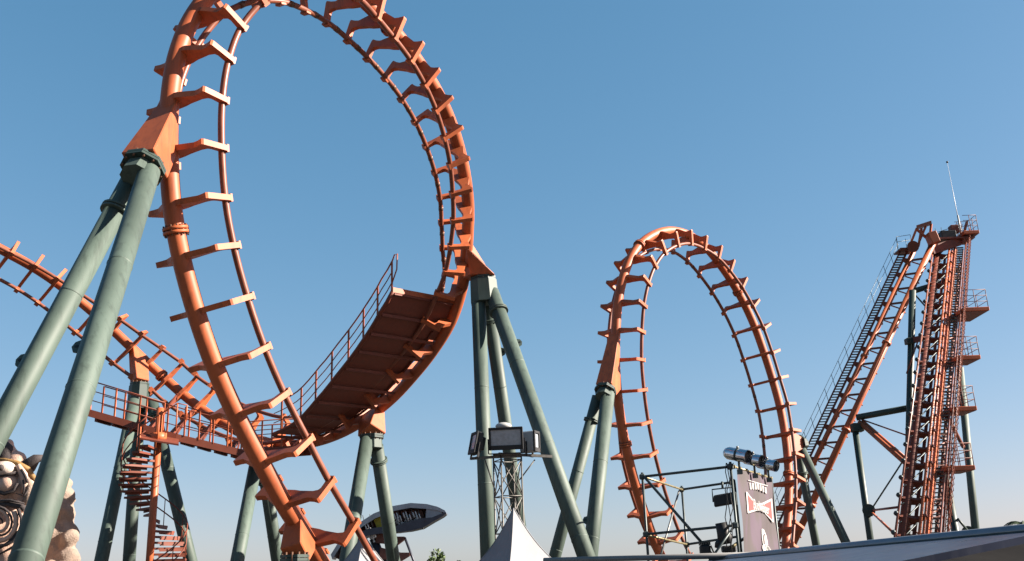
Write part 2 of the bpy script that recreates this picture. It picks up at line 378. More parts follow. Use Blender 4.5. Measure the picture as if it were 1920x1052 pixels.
F = at(487, 862, 39.6); d, e, b = saddle(loop1, t1, 36.5, F, .55, .2, .36); d = V((0, 0, -1)); e = V((1, 0, 0)); b = V((0, 1, 0))
support('green A-frame support under the low valley track beside the walkway', F, d, e, b,
        [(at(479, 872, 39.4), at(445, 1052, 37.5), .25, None), (at(495, 880, 39.9), at(520, 1052, 42.5), .25, .55)], cap=.35, capw=.36)
F = at(262, 718, 40.9); d, e, b = saddle(loop1, t1, 42.6, F, .45, .2, .28); d = V((0, 0, -1)); e = V((1, 0, 0)); b = V((0, 1, 0))
support('three-legged green support rising beside the spiral stair', F, d, e, b,
        [(at(252, 752, 40.6), at(190, 1052, 38), .25, None), (at(262, 752, 41.1), at(242, 1052, 41.5), .25, .6), (at(284, 752, 41), at(357, 1052, 40), .25, .7)], cap=.95, capw=.38, fs=.36, capm='dark_green')
F = at(553, 1040, 22.4); d, e, b = saddle(loop1, t1, 1.25, F, .45, .2, .25); d = V((0, 0, -1)); e = V((1, 0, 0)); b = V((0, 1, 0))
support('short green post carrying the foot of the big loop', F, d, e, b, [(at(553, 1046, 22.4), at(553, 1120, 22.4), .25, None)], fs=.30, cap=.12, capw=.24)
# supports of the smaller loop
F = at(1136, 731, 39.4); d, e, b = saddle(loop2, t2, 7.0, F, 1.2, .22, .34)
support('green A-frame support on the near side of the smaller loop', F, d, e, b,
        [(at(1140, 736, 39.3), at(1107, 1041, 37), .275, None, (5.5, -1)), (at(1121, 744, 39.6), at(1040, 1046, 39.5), .235, 1.0)], cap=.3, capw=.30)
F = at(1497, 832, 49.9); d, e, b = saddle(loop2, t2, 24.3, F, .7, .2, .28)
support('green A-frame support on the far side of the smaller loop below the lift stairs', F, d, e, b,
        [(at(1500, 836, 49.9), at(1587, 1020, 48), .21, None), (at(1496, 842, 50.3), at(1531, 1025, 51.5), .20, 1.2)], cap=.3, capw=.26)

# ---------------------------------------------------------------- wide platform on the valley flank
def rail_line(mb, pts, r=.022): mb.tube(pts, r, 8)
plat = thing('maintenance_platform', (-4.2, 33.5, 0), 'wide sloping rust-red platform with railing along the steep flank of the big loop', 'platform')
Wd = nrm(V((-.76, -.65, 0)))
ts = [28.45 + i * (34.3 - 28.45) / 18 for i in range(19)]
OUT = 2.80
PW = [(28.0, 2.50), (28.7, 2.68), (29.1, 2.79), (30.0, 2.83), (31.5, 2.83), (32.3, 2.72), (32.7, 2.60), (33.1, 2.46), (33.5, 2.34), (35.0, 2.25)]
def dk(t, w, up=0):
    p, T, n, u = t1.fr(t); k = 0
    for (a, wa), (b, wb) in zip(PW, PW[1:]):
        if a <= t <= b or (b is PW[-1][0] and t > b): k = wa + (wb - wa) * min(1, (t - a) / (b - a))
    return p + Wd * (w * k / OUT if w > 1 else w) + V((0, 0, .02 + up))
IN, OUT = .55, 2.80
for i in range(18):
    a, b_ = ts[i], ts[i + 1] - .02
    if i % 2 == 0:
        a, b_ = ts[i], ts[i + 2] - .015
        i0, i1 = (.03 if a < 29.3 else IN), (.03 if b_ < 29.5 else IN)
        q = [dk(a, i0), dk(a, OUT), dk(b_, OUT), dk(b_, i0)]
        part('deck_panel', MB().hexa(q, [v + V((0, 0, .04)) for v in q]), 'deck_mesh', plat)
    T = nrm(dk(ts[i] + .05, 1) - dk(ts[i], 1))
for i in range(0, 19, 2):
    s = dk(ts[i], .22, -.09); e_ = dk(ts[i], OUT - .03, -.09)
    part('joist', MB().bar(s, e_, .06, .10), 'deck_mesh', plat)
part('edge_beam', MB().tube([dk(t, OUT + .03, -.03) for t in ts], .075, 6), 'red_oxide', plat)
part('edge_beam', MB().tube([dk(t, IN - .03, -.03) for t in ts if t > 29.4], .05, 6), 'red_oxide', plat)
a, b_ = dk(28.42, .05, -.02), dk(28.42, OUT + .06, -.02)
part('end_board', MB().bar(a, b_, .05, .17), 'orange', plat)
q = [dk(28.45, .08, -.16), dk(29.25, .08, -.16), dk(29.25, .08, .08), dk(28.45, .08, .08)]
part('side_board', MB().hexa(q, [v + Wd * .05 for v in q]), 'red_oxide', plat)
posts = [28.55 + i * .78 for i in range(8)]
for t in posts:
    a = dk(t, OUT); part('railing_post', MB().bar(a, a + V((0, 0, 1.12)), .06, .06), 'orange', plat)
for h in (1.12, .76, .40):
    pts = [dk(28.52 + i * (34.3 - 28.52) / 20, OUT, h) for i in range(21)]
    part('handrail', MB().tube(pts, .026 if h > 1 else .018, 8), 'orange', plat)
a = dk(28.52, OUT, 1.12); bq = dk(28.30, OUT - .05, 1.10)
part('handrail_end', MB().tube([a, dk(28.40, OUT, 1.17), bq, dk(28.33, OUT - .05, .6), dk(28.55, OUT, .36)], .024, 8), 'orange', plat)

# ---------------------------------------------------------------- valley walkway and landing
wk = thing('walkway', (-12.5, 37.5, 0), 'narrow rust-red walkway with railings running from the spiral stair to the valley', 'walkway')
LA, LB, LC = at(163, 770, 37.0), at(330, 817, 37.6), at(452, 846, 38.3)
LD = at(566, 838, 38.2)
W2 = V((.12, .99, 0)) * 1.1
line = [LA, LB, LC, LD]
for p, q in zip(line, line[1:]):
    n = max(2, int((q - p).length / 1.0))
    for i in range(n):
        a = p.lerp(q, i / n); c = p.lerp(q, (i + 1) / n - .012)
        quad = [a, c, c + W2, a + W2]
        part('deck_panel', MB().hexa(quad, [v + V((0, 0, .05)) for v in quad]), 'deck_mesh', wk)
    part('side_beam', MB().bar(p - V((0, 0, .06)), q - V((0, 0, .06)), .07, .26), 'red_oxide', wk)
    part('side_beam', MB().bar(p + W2 - V((0, 0, .06)), q + W2 - V((0, 0, .06)), .07, .26), 'red_oxide', wk)
for i in range(9):
    a = LA.lerp(LC, .06 + i * .11) - V((0, 0, .24)); part('joist', MB().bar(a, a + W2, .09, .16), 'red_oxide', wk)
def railing(root, pts, n_per, h=1.12, mids=(.76, .40), r=.024):
    for p, q, n in zip(pts, pts[1:], n_per):
        for i in range(n):
            a = p.lerp(q, i / n); part('railing_post', MB().bar(a, a + V((0, 0, h)), .055, .055), 'orange', root)
    a = pts[-1]; part('railing_post', MB().bar(a, a + V((0, 0, h)), .055, .055), 'orange', root)
    for k in (h,) + tuple(mids):
        part('handrail', MB().tube([p + V((0, 0, k)) for p in pts], r if k == h else r * .75, 8), 'red_oxide', root)
railing(wk, [LA + V((.1, .03, 0)), at(305, 810, 37.5)], [3])
railing(wk, [at(345, 818, 37.65), LC, LD], [4, 3])
railing(wk, [LA + W2 * .97, LB + W2 * .97, LC + W2 * .97, LD + W2 * .97], [4, 3, 3])
# curved toe beams and brackets that carry the walkway from the spine
for t in (35.2, 36.2, 37.2, 38.2, 39.2, 40.2):
    p = t1.pos(t); q = p.copy(); k = min(range(3), key=lambda j: abs((line[j] + line[j + 1]).x / 2 - p.x))
    f = max(0, min(1, (p.x - line[k].x) / (line[k + 1].x - line[k].x))); w = line[k].lerp(line[k + 1], f) + W2 * .9
    part('bracket', MB().bar(p - V((0, 0, .1)), w - V((0, 0, .1)), .10, .16), 'red_oxide', wk)
    part('bracket', MB().bar(p + V((0, -.2, -.1)), w + V((.5, -.6, -.12)), .06, .09), 'red_oxide', wk)

# ---------------------------------------------------------------- spiral stair
cb, ct = at(283, 1052, 37.2), at(297, 800, 37.2)
cx, cy = (cb.x + ct.x) / 2, 37.2
cx = at(289, 930, 37.2).x; zt = at(297, 800, 37.2).z
sp = thing('spiral_stair', (cx, cy, 0), 'rust-red spiral stair winding round a single post up to the walkway', 'stair')
part('centre_post', MB().tube([(cx, cy, 0), (cx, cy, zt + .7)], .135, 20), 'orange', sp)
part('post_collar', MB().tube([(cx, cy, zt - .55), (cx, cy, zt - .25)], .30, 14), 'orange', sp)
z0 = at(289, 845, 37.2).z; z1 = at(289, 985, 37.2).z; RS = 1.26
dz = (z0 - z1) / 13; k = 0; helix = []
tread = MB().prism([(.14, -.02), (RS, -.02), (RS, .03), (.14, .03)], .0)
def treadmb():
    mb = MB(); a = .13; b2 = .21
    lo = [V((.13, -.07, -.025)), V((RS, -b2 * .75, -.025)), V((RS, b2 * .75, -.025)), V((.15, .07, -.025))]
    mb.hexa(lo, [v + V((0, 0, .075)) for v in lo]); mb.box((RS * .6, -.14, -.05), RS * .75, .03, .09)
    return mb.mesh('tread', 'red_oxide')
TR = treadmb()
z = z0; ang = R(-92)
while z > .15:
    M = Matrix.Translation((cx, cy, z)) @ Matrix.Rotation(ang, 4, 'Z'); inst('tread', TR, sp, M)
    helix.append((V((cx + RS * .98 * math.cos(ang), cy + RS * .98 * math.sin(ang), z)), ang)); z -= dz; ang -= math.pi / 13.2
for h in (1.05, .55):
    part('handrail', MB().tube([p + V((0, 0, h)) for p, a in helix], .024, 8), 'red_oxide', sp)
for p, a in helix[1::3]:
    part('baluster', MB().tube([p, p + V((0, 0, 1.05))], .017, 6), 'red_oxide', sp)
a = at(264, 800, 36.6); b_ = at(333, 756, 37.1); c = at(351, 760, 37.2)
part('entry_handrail', MB().tube([a, b_, c, c - V((0, 0, .55))], .028, 8), 'orange', sp)
for p in (a, a.lerp(b_, .5), b_):
    part('entry_post', MB().tube([p, p - V((0, 0, 1.05))], .028, 8), 'orange', sp)
part('entry_landing', MB().hexa([at(262, 824, 36.5), at(335, 836, 36.7), at(335, 826, 37.6), at(262, 812, 37.4)], [v + V((0, 0, .06)) for v in (at(262, 824, 36.5), at(335, 836, 36.7), at(335, 826, 37.6), at(262, 812, 37.4))]), 'red_oxide', sp)

# ---------------------------------------------------------------- lift hill with side stair (climbing across the view)
A0, A1 = at(1496, 1000, 60), at(1748, 459, 60.5)
Ta = nrm(A1 - A0); A00 = A0 - Ta * (A0.z / Ta.z) * .98
la = thing('lift_hill', (A00.x, A00.y, 0), 'steep orange twin-tube lift hill with a railed stair along its side', 'lift hill')
LL = (A1 - A00).length
OFX = lambda dx, dy=0, s=0: A00 + V((dx, dy, 0)) + Ta * s
part('spine', MB().tube([OFX(0, 0, 0), OFX(0, 0, LL + .4)], .20, 18), 'orange', la)
part('spine', MB().tube([OFX(-.93, .4, 0), OFX(-.93, .4, LL + .1)], .155, 16), 'orange', la)
for s in (6.5, 11.6, 17.8):
    part('flange_collar', MB().tube([OFX(0, 0, s - .08), OFX(0, 0, s + .08)], .28, 16), 'orange', la)
    part('flange_collar', MB().tube([OFX(-.93, .4, s - .9), OFX(-.93, .4, s - .74)], .22, 16), 'orange', la)
NB = int(LL / 1.12)
tri = MB().prism([(-1.32, .20), (-1.32, -.02), (-.98, -.36), (-.9, -.36), (-.9, .12)], .10).mesh('tie_bracket', 'red_oxide')
xb = MB().bar((-.93, .4, 0), (0, 0, 0), .10, .12).mesh('cross_bar', 'red_oxide')
dg = MB().tube([(-.80, .35, -.10), (-.28, .1, -.42), (-.12, 0, -.72)], .045, 6).mesh('diagonal', 'orange')
for i in range(NB):
    M = Matrix.Translation(OFX(0, 0, .7 + i * 1.12))
    inst('tie_bracket', tri, la, M @ Matrix.Translation((0, .4, 0))); inst('cross_bar', xb, la, M); inst('diagonal', dg, la, M)
st = part('stair', MB().bar(OFX(-1.34, .4, 0), OFX(-1.34, .4, LL - .3), .07, .12), 'red_oxide', la)
part('stringer', MB().bar(OFX(-1.80, .4, 0), OFX(-1.80, .4, LL - .3), .05, .09), 'red_oxide', st)
tre = MB().box((-1.56, .45, 0), .46, .20, .045).mesh('tread', 'dark_steel')
n = int((LL - .5) * Ta.z / .165)
for i in range(n): inst('tread', tre, st, Matrix.Translation(OFX(0, 0, .3 + i * .165 / Ta.z)))
pm = MB().tube([(-1.82, .4, 0), (-1.98, .35, .78)], .018, 6).mesh('railing_post', 'dark_steel')
for i in range(int(LL / 1.02)): inst('railing_post', pm, st, Matrix.Translation(OFX(0, 0, .5 + i * 1.02)))
for k in (1, .55):
    part('handrail', MB().tube([OFX(-1.82 - .16 * k, .4 - .05 * k, 0) + V((0, 0, .78 * k)), OFX(-1.82 - .16 * k, .4 - .05 * k, LL - .2) + V((0, 0, .78 * k))], .014, 6), 'dark_steel', st)
# head of this lift hill
hd = at(1732, 425, 60.6)
part('head_roof', MB().hexa([at(1719, 428, 60.2), at(1747, 419, 60.2), at(1747, 422, 61.6), at(1719, 431, 61.6)], [v + V((0, 0, .2)) for v in (at(1719, 428, 60.2), at(1747, 419, 60.2), at(1747, 422, 61.6), at(1719, 431, 61.6))]), 'red_oxide', la)
for x, y, x2, y2 in ((1719, 428, 1707, 458), (1728, 428, 1722, 462), (1746, 420, 1742, 462), (1736, 424, 1724, 452), (1719, 430, 1737, 446), (1748, 435, 1738, 448)):
    part('head_strut', MB().bar(at(x, y, 60.4), at(x2, y2, 60.6), .13, .13), 'orange', la)
part('drive_housing', MB().box(at(1748, 447, 60.3), .55, .7, .75, *(nrm(V((1, 0, .25))), V((0, 1, 0)), nrm(V((-.25, 0, 1))))), 'orange', la, .03)
part('sheave', MB().tube([at(1712, 462, 60), at(1712, 463, 60.5)], .36, 16), 'red_oxide', la)
hp = at(1693, 463, 60.9)
part('head_platform', MB().box(at(1696, 471, 60.9), .95, 1.2, .10), 'red_oxide', la)
for x, y in ((1684, 466), (1684, 470), (1710, 462), (1701, 470)):
    p = at(x, y, 61.2 if y != 470 else 60.4); part('railing_post', MB().tube([p, p + V((0, 0, .8))], .018, 6), 'dark_steel', la)
for k in (.8, .45):
    part('handrail', MB().tube([at(1684, 470, 60.4) + V((0, 0, k)), at(1684, 466, 61.2) + V((0, 0, k)), at(1710, 462, 61.2) + V((0, 0, k))], .016, 6), 'dark_steel', la)

# ---------------------------------------------------------------- lift tower climbing away from the viewer
B0, B1 = at(1694, 990, 46), at(1759, 468, 62)
Tb = nrm(B1 - B0); B00 = B0 - Tb * (B0.z / Tb.z) * .97
lb = thing('lift_tower', (B00.x, B00.y, 0), 'dense orange lift tower with caged ladder stair and stacked side platforms', 'lift tower')
LB_ = (B1 - B00).length
Xb = V((1, 0, 0)); Nb = nrm(Xb.cross(Tb)); 
if Nb.z < 0: Nb = -Nb
OB = lambda x, n=0, s=0: B00 + Xb * x + Nb * n + Tb * s
part('spine', MB().tube([OB(0), OB(0, 0, LB_ + .3)], .22, 18), 'red_oxide', lb)
for x, n_, r, mt in ((-.36, .35, .055, 'rail_steel'), (.70, .38, .07, 'orange'), (.88, .32, .055, 'orange')):
    part('rail', MB().tube([OB(x, n_, 0), OB(x, n_, LB_ + .5)], r, 10), mt, lb)
part('chain_beam', MB().bar(OB(1.08, .2, 0), OB(1.08, .2, LB_), .13, .26), 'orange', lb)
nb = int(LB_ / 1.25)
tb = MB().prism([(-.40, .40), (-.40, .25), (-.12, -.18), (.45, -.18), (.95, .12), (.95, .30), (.80, .34), (.55, .12), (.2, .18), (-.2, .22)], .13).mesh('tie', 'red_oxide')
clm = MB().ball((-.38, 0, .35), .12, 8, 6).mesh('rail_clamp', 'dark_steel')
FB = lambda s: frame(OB(0, 0, s), Xb, Tb, Nb)
for i in range(nb):
    M = FB(.6 + i * 1.25); t_ = inst('tie', tb, lb, M); inst('rail_clamp', clm, t_, M)
sb = part('ladder_stair', MB().bar(OB(1.22, .1, 0), OB(1.22, .1, LB_ - .3), .05, .16), 'red_oxide', lb)
part('stringer', MB().bar(OB(1.64, .1, 0), OB(1.64, .1, LB_ - .3), .05, .16), 'red_oxide', sb)
trb = MB().box((1.43, 0, .1), .42, .20, .05).mesh('tread', 'dark_steel')
nt_ = int(LB_ / .30)
for i in range(nt_):
    p = OB(0, 0, .3 + i * .30); inst('tread', trb, sb, Matrix.Translation(p))
cg = part('cage_rail', MB().tube([OB(1.74, .2, 0), OB(1.74, .2, LB_ + .9)], .035, 6), 'red_oxide', sb)
for x, n_ in ((1.70, .75), (1.82, 1.1), (1.95, .5)):
    part('cage_rail', MB().tube([OB(x, n_, 0), OB(x, n_, LB_ + .9)], .028, 6), 'red_oxide', sb)
cgr = MB().tube([(1.74, 0, .2), (1.70, 0, .75), (1.82, 0, 1.1), (1.95, 0, .5), (1.74, 0, .2)], .02, 5).mesh('cage_hoop', 'red_oxide')
for i in range(int(LB_ / .42)): inst('cage_hoop', cgr, sb, FB(.4 + i * .42))
for x, n_ in ((.05, -.95), (1.62, -.95), (.55, -.35)):
    part('back_chord', MB().tube([OB(x, n_, 0), OB(x, n_, LB_ - .5)], .085, 10), 'red_oxide', lb)
lc1 = MB().tube([(.05, -.62, -.95), (1.62, .62, -.95)], .045, 6).mesh('lacing', 'red_oxide'); lc2 = MB().tube([(1.62, -.62, -.95), (.05, .62, -.95)], .045, 6).mesh('lacing', 'red_oxide')
lc3 = MB().tube([(.05, 0, -.95), (0, 0, -.1)], .045, 6).tube([(1.62, 0, -.95), (1.3, 0, .0)], .04, 6).tube([(.05, 0, -.95), (1.62, 0, -.95)], .045, 6).mesh('frame_tie', 'red_oxide')
lc4 = MB().tube([(-.36, -.62, .35), (.0, .0, 0), (.70, .62, .38)], .03, 6).mesh('lacing', 'dark_steel')
for i in range(nb):
    M = FB(.6 + i * 1.25); inst('lacing', lc1 if i % 2 else lc2, lb, M); inst('frame_tie', lc3, lb, M); inst('lacing', lc4, lb, M)
# side platforms
def side_platform(px, py, Y, w, dp, rl=True):
    c = at(px, py, Y)
    dk_ = part('side_platform', MB().box(c, w, dp, .22), 'orange', lb, .02)
    part('deck_plate', MB().box(c - V((0, 0, .10)), w - .12, dp - .12, .06), 'deck_mesh', dk_)
    for sx, sy in ((1, -1), (1, 0), (1, 1), (0, -1), (0, 1), (-.6, 1)):
        p = c + V((sx * (w / 2 - .04), sy * (dp / 2 - .04), .11)); part('railing_post', MB().tube([p, p + V((0, 0, 1.05))], .022, 6), 'red_oxide', dk_)
    for k in (1.05, .7, .35):
        q = [c + V((x * (w / 2 - .04), y * (dp / 2 - .04), .11 + k)) for x, y in ((-.9, -1), (1, -1), (1, 1), (-.9, 1))]
        part('handrail', MB().tube(q, .018, 6), 'red_oxide', dk_)
    part('bracket', MB().bar(c + V((-w / 2, 0, -.1)), c + V((-w / 2 - .8, .2, -.9)), .1, .14), 'red_oxide', dk_)
side_platform(1814, 441, 61.5, 1.0, 1.3)
side_platform(1813, 590, 57.0, 1.5, 2.6)
side_platform(1805, 676, 54.0, 1.25, 1.7)
side_platform(1796, 771, 51.5, 1.25, 1.7)
side_platform(1788, 881, 48.5, 1.35, 1.7)
# head of the tower
part('head_beam', MB().bar(at(1746, 470, 61), at(1800, 452, 61.5), .30, .55), 'red_oxide', lb)
part('motor_box', MB().box(at(1775, 443, 61.6), .95, .8, .55), 'black', lb, .03)
part('gear_box', MB().box(at(1788, 431, 61.6), .5, .5, .55), 'red_oxide', lb, .03)
part('hand_rail_top', MB().tube([at(1756, 436, 62), at(1784, 427, 62), at(1812, 432, 62)], .02, 6), 'dark_steel', lb)
part('hand_rail_top', MB().tube([at(1756, 445, 62), at(1784, 437, 62), at(1812, 442, 62)], .016, 6), 'dark_steel', lb)
part('ladder_head', MB().bar(at(1803, 455, 61.4), at(1813, 415, 61.4), .25, .10), 'red_oxide', lb)
part('top_platform', MB().box(at(1785, 452, 61.8), 2.4, 1.4, .12), 'red_oxide', lb)
for x, y in ((1768, 448), (1800, 440), (1757, 450)):
    p = at(x, y, 61.8); part('railing_post', MB().tube([p, p + V((0, 0, .8))], .018, 6), 'dark_steel', lb)

# tie frame between the lifts: posts, beams and braces
fr_ = thing('lift_support_frame', (at(1632, 1010, 58).x, 58, 0), 'dark green posts and beams bracing the two lift structures', 'support')
def post(px1, py1, px2, py2, Y1, Y2, r, m='dark_green'):
    a, b = at(px1, py1, Y1), at(px2, py2, Y2); g_ = ground_hit(a, b); g_.z = .05
    po = part('post', MB().tube([a, g_], r, 14), m, fr_); part('base_plate', MB().box((g_.x, g_.y, .035), .8, .8, .06), m, po)
    return po
def strut(nm, a, b, r, m): part(nm, MB().tube([a, b], r, 10), m, fr_)
post(1711, 545, 1700, 1005, 58, 57.5, .20)
post(1602, 795, 1632, 1012, 59.5, 58, .19, 'dark_green')
post(1800, 690, 1829, 992, 56, 54, .20, 'green')
post(1772, 890, 1792, 1000, 52.5, 51.5, .20, 'dark_green')
strut('cross_beam', at(1606, 783, 59.6), at(1714, 763, 58), .19, 'dark_green')
strut('cross_beam', at(1716, 545, 59), at(1762, 531, 60.5), .17, 'dark_green')
strut('cross_beam', at(1762, 531, 60.5), at(1790, 519, 60), .15, 'dark_green')
part('cross_beam', MB().bar(at(1702, 640, 57.8), at(1742, 632, 57), .28, .32), 'red_oxide', fr_)
strut('brace', at(1612, 792, 59.5), at(1702, 872, 54), .14, 'orange')
strut('brace', at(1618, 790, 59.5), at(1708, 868, 54), .10, 'orange')
strut('brace', at(1614, 786, 59.5), at(1716, 822, 55), .045, 'red_oxide')
strut('brace', at(1636, 952, 58.4), at(1692, 866, 54.5), .045, 'dark_green')
strut('brace', at(1634, 957, 58.4), at(1684, 951, 48.5), .06, 'red_oxide')
strut('brace', at(1634, 960, 58.4), at(1676, 1000, 46.5), .06, 'orange')
strut('brace', at(1716, 553, 58.5), at(1740, 580, 59), .05, 'dark_green')
strut('brace', at(1700, 700, 57), at(1735, 600, 59), .045, 'red_oxide')
strut('brace', at(1776, 780, 52), at(1806, 838, 54.5), .10, 'red_oxide')
strut('brace', at(1796, 973, 51.5), at(1815, 996, 52), .06, 'dark_green')
part('gusset', MB().tube([at(1629, 957, 57.9), at(1629, 957, 58.5)], .36, 16), 'dark_green', fr_)
part('gusset', MB().hexa([at(1766, 905, 51.6), at(1780, 905, 51.6), at(1784, 950, 51.6), at(1770, 944, 51.6)], [at(1766, 905, 52), at(1780, 905, 52), at(1784, 950, 52), at(1770, 944, 52)]), 'dark_green', fr_)
part('gusset', MB().tube([at(1816, 999, 53.6), at(1816, 999, 54.4)], .35, 16), 'dark_green', fr_)
part('clamp', MB().box(at(1607, 802, 59.4), .65, .6, .5), 'dark_green', fr_, .03)
part('clamp', MB().box(at(1706, 640, 57.7), .5, .5, .35), 'dark_green', fr_, .03)

an0, an1 = at(1800, 428, 62), at(1776, 304, 62)
an = thing('antenna_mast', an0, 'thin pale antenna with a small ball tip rising from the top of the lift tower', 'antenna')
part('rod', MB().tube([an0, an0.lerp(an1, .3), an1], [.035, .022, .012], 8), 'antenna_white', an)
part('tip', MB().ball(an1, .075, 10, 8), 'black', an)
part('foot_frame', MB().tube([an0 - V((0, 0, .55)), an0 + V((0, 0, .9))], .06, 8).bar(an0 + V((-.25, 0, -.5)), an0 + V((.25, 0, .3)), .03, .03).bar(an0 + V((.25, 0, -.5)), an0 + V((-.25, 0, .3)), .03, .03), 'lamp_white', an)

# ---------------------------------------------------------------- floodlight mast
YM = 27.0
def mz(px, py, Y=YM): return at(px, py, Y)
mtop = mz(951, 857); mw = .29
mast = thing('light_mast', (mtop.x, YM, 0), 'slim galvanised lattice mast with crossbars behind the white tent peak', 'mast')
cor = [(-mw, -mw), (mw, -mw), (mw, mw), (-mw, mw)]
ro = Matrix.Rotation(R(22), 3, 'Z')
cor = [ro @ V((x, y, 0)) for x, y in cor]
for c in cor:
    part('chord', MB().tube([V((mtop.x, YM, .05)) + c, V((mtop.x, YM, mtop.z)) + c], .022, 8), 'mast_grey', mast)
zz = .15; k = 0
while zz < mtop.z - .3:
    h = min(.95, mtop.z - zz)
    for i in range(4):
        a, b_ = cor[i], cor[(i + 1) % 4]
        p = V((mtop.x, YM, zz)); q = V((mtop.x, YM, zz + h))
        part('lacing', MB().tube([p + (a if (k + i) % 2 else b_), q + (b_ if (k + i) % 2 else a)], .016, 6), 'mast_grey', mast)
        part('lacing', MB().tube([q + a, q + b_], .014, 6), 'mast_grey', mast)
        if zz + h > mtop.z - 1.2: part('lacing', MB().tube([p + (b_ if (k + i) % 2 else a), q + (a if (k + i) % 2 else b_)], .016, 6), 'mast_grey', mast)
    zz += h; k += 1
part('crossbar', MB().bar(mz(882, 860, 26.6), mz(980, 853, 26.7), .06, .07), 'mast_grey', mast)
part('crossbar', MB().bar(mz(935, 851, 26.7), mz(1035, 856, 27.2), .06, .07), 'mast_grey', mast)
part('head_plate', MB().box(mtop + V((0, -.1, .03)), .75, .7, .05), 'mast_grey', mast)
part('stay', MB().tube([mz(908, 858, 26.7), mz(930, 925, 26.8)], .018, 6), 'mast_grey', mast)
part('stay', MB().tube([mz(1003, 862, 27.1), mz(974, 900, 27.1)], .018, 6), 'mast_grey', mast)
def floodlight(label, c, yaw, tilt, w, h, dpt=.16, boxy=False):
    t_ = thing('floodlight', c, label, 'floodlight', 'floodlights on the lattice mast')
    Mr = Matrix.Translation(V(c)) @ Matrix.Rotation(yaw, 4, 'Z') @ Matrix.Rotation(tilt, 4, 'X')
    def P(nm, mb, m, par=None, bev=0):
        return link(bpy.data.objects.new(nm, mb.mesh(nm, m, bev)), par or t_, Mr)
    body = P('housing', MB().box((0, 0, 0), w, dpt, h), 'lamp_white' if boxy else 'black', None, .03)
    for sx, sz, bw, bh in ((0, h / 2 - .03, w, .07), (0, -h / 2 + .05, w, .12), (-w / 2 + .025, 0, .06, h), (w / 2 - .025, 0, .06, h)):
        P('bezel', MB().box((sx, -dpt / 2 - .02, sz), bw, .05, bh), 'black', body, .008)
    P('lens', MB().box((0, -dpt / 2 - .006, .03), w - .1, .012, h - .16), 'lamp_glass', body)
    P('cooling_box', MB().box((0, dpt / 2 + .05, .02), w * .6, .12, h * .6), 'lamp_white' if boxy else 'black', body, .02)
    P('bracket', MB().bar((-w / 2 - .03, 0, 0), (-w / 2 - .03, 0, -h / 2 - .1), .03, .05).bar((w / 2 + .03, 0, 0), (w / 2 + .03, 0, -h / 2 - .1), .03, .05).bar((-w / 2 - .03, 0, -h / 2 - .1), (w / 2 + .03, 0, -h / 2 - .1), .05, .03), 'black', body)
    return t_
floodlight('wide black floodlight facing forward with grey glass, topmost on the lattice mast', mz(949, 822, 26.4), R(-4), R(8), .90, .58)
floodlight('black floodlight turned sideways on the outer end of the mast crossbar', mz(894, 832, 26.5), R(-66), R(-12), .46, .58)
floodlight('white-backed floodlight turned away behind the wide black floodlight', mz(992, 829, 26.9), R(64), R(0), .34, .55, .42, True)
fd = MB().ball(mz(944, 799, 26.9), .17, 14, 8, (1.3, 1, .6))
solo('siren_dome', fd, 'lamp_white', 'pale rounded cover above the wide black floodlight', 'cover')

# ---------------------------------------------------------------- tents
def tent(label, apex, half, eave, spin):
    root = thing('peaked_tent', (apex.x, apex.y, 0), label, 'tent', 'white peaked tents')
    H = apex.z - eave; nlev = 16
    for sct in range(4):
        mb = MB(); vs = []; fs = []; m = 8
        for i in range(nlev + 1):
            f = i / nlev; zf = 1 - f; r = .012 + (half - .012) * (f * .72 + .28 * f ** 3)
            for j in range(m + 1):
                u = -1 + 2 * j / m
                a = spin + sct * math.pi / 2
                sag = 1 - .05 * (1 - u * u) * math.sin(math.pi * f)
                x, y = r * sag, r * u
                vs.append((apex.x + x * math.cos(a) - y * math.sin(a), apex.y + x * math.sin(a) + y * math.cos(a), eave + H * zf))
        for i in range(nlev):
            for j in range(m): fs.append([i * (m + 1) + j, i * (m + 1) + j + 1, (i + 1) * (m + 1) + j + 1, (i + 1) * (m + 1) + j])
        mb.add(vs, fs, True); part('canvas_panel', mb, 'canvas', root)
    for j in range(4):
        a = spin + math.pi / 4 + j * math.pi / 2; pts = []
        for i in range(nlev + 1):
            f = i / nlev; r = (.012 + (half - .012) * (f * .72 + .28 * f ** 3)) * math.sqrt(2)
            pts.append(V((apex.x + r * math.cos(a), apex.y + r * math.sin(a), eave + H * (1 - f) + .004)))
        part('hip_seam', MB().tube(pts, .011, 6), 'canvas', root)
    for j in range(4):
        a = spin + math.pi / 4 + j * math.pi / 2; q = V((apex.x + half * 1.36 * math.cos(a), apex.y + half * 1.36 * math.sin(a), 0))
        part('pole', MB().tube([q, q + V((0, 0, eave))], .04, 8), 'galv', root)
    part('valance', MB().add([V((apex.x + half * 1.40 * math.cos(spin + math.pi / 4 + j * math.pi / 2), apex.y + half * 1.40 * math.sin(spin + math.pi / 4 + j * math.pi / 2), z_)) for z_ in (eave - .25, eave + .01) for j in range(4)], [[j, (j + 1) % 4, 4 + (j + 1) % 4, 4 + j] for j in range(4)]), 'canvas', root)
    part('finial', MB().tube([apex - V((0, 0, .1)), apex + V((0, 0, .03))], [.03, .012], 8), 'canvas', root)
tent('white peaked tent standing in front of the lattice light mast', at(963, 955, 24), .76, 2.05, R(-52))
tent('small white peaked tent beneath the swinging ship ride', at(681, 1003, 27), .95, 1.7, R(-48))

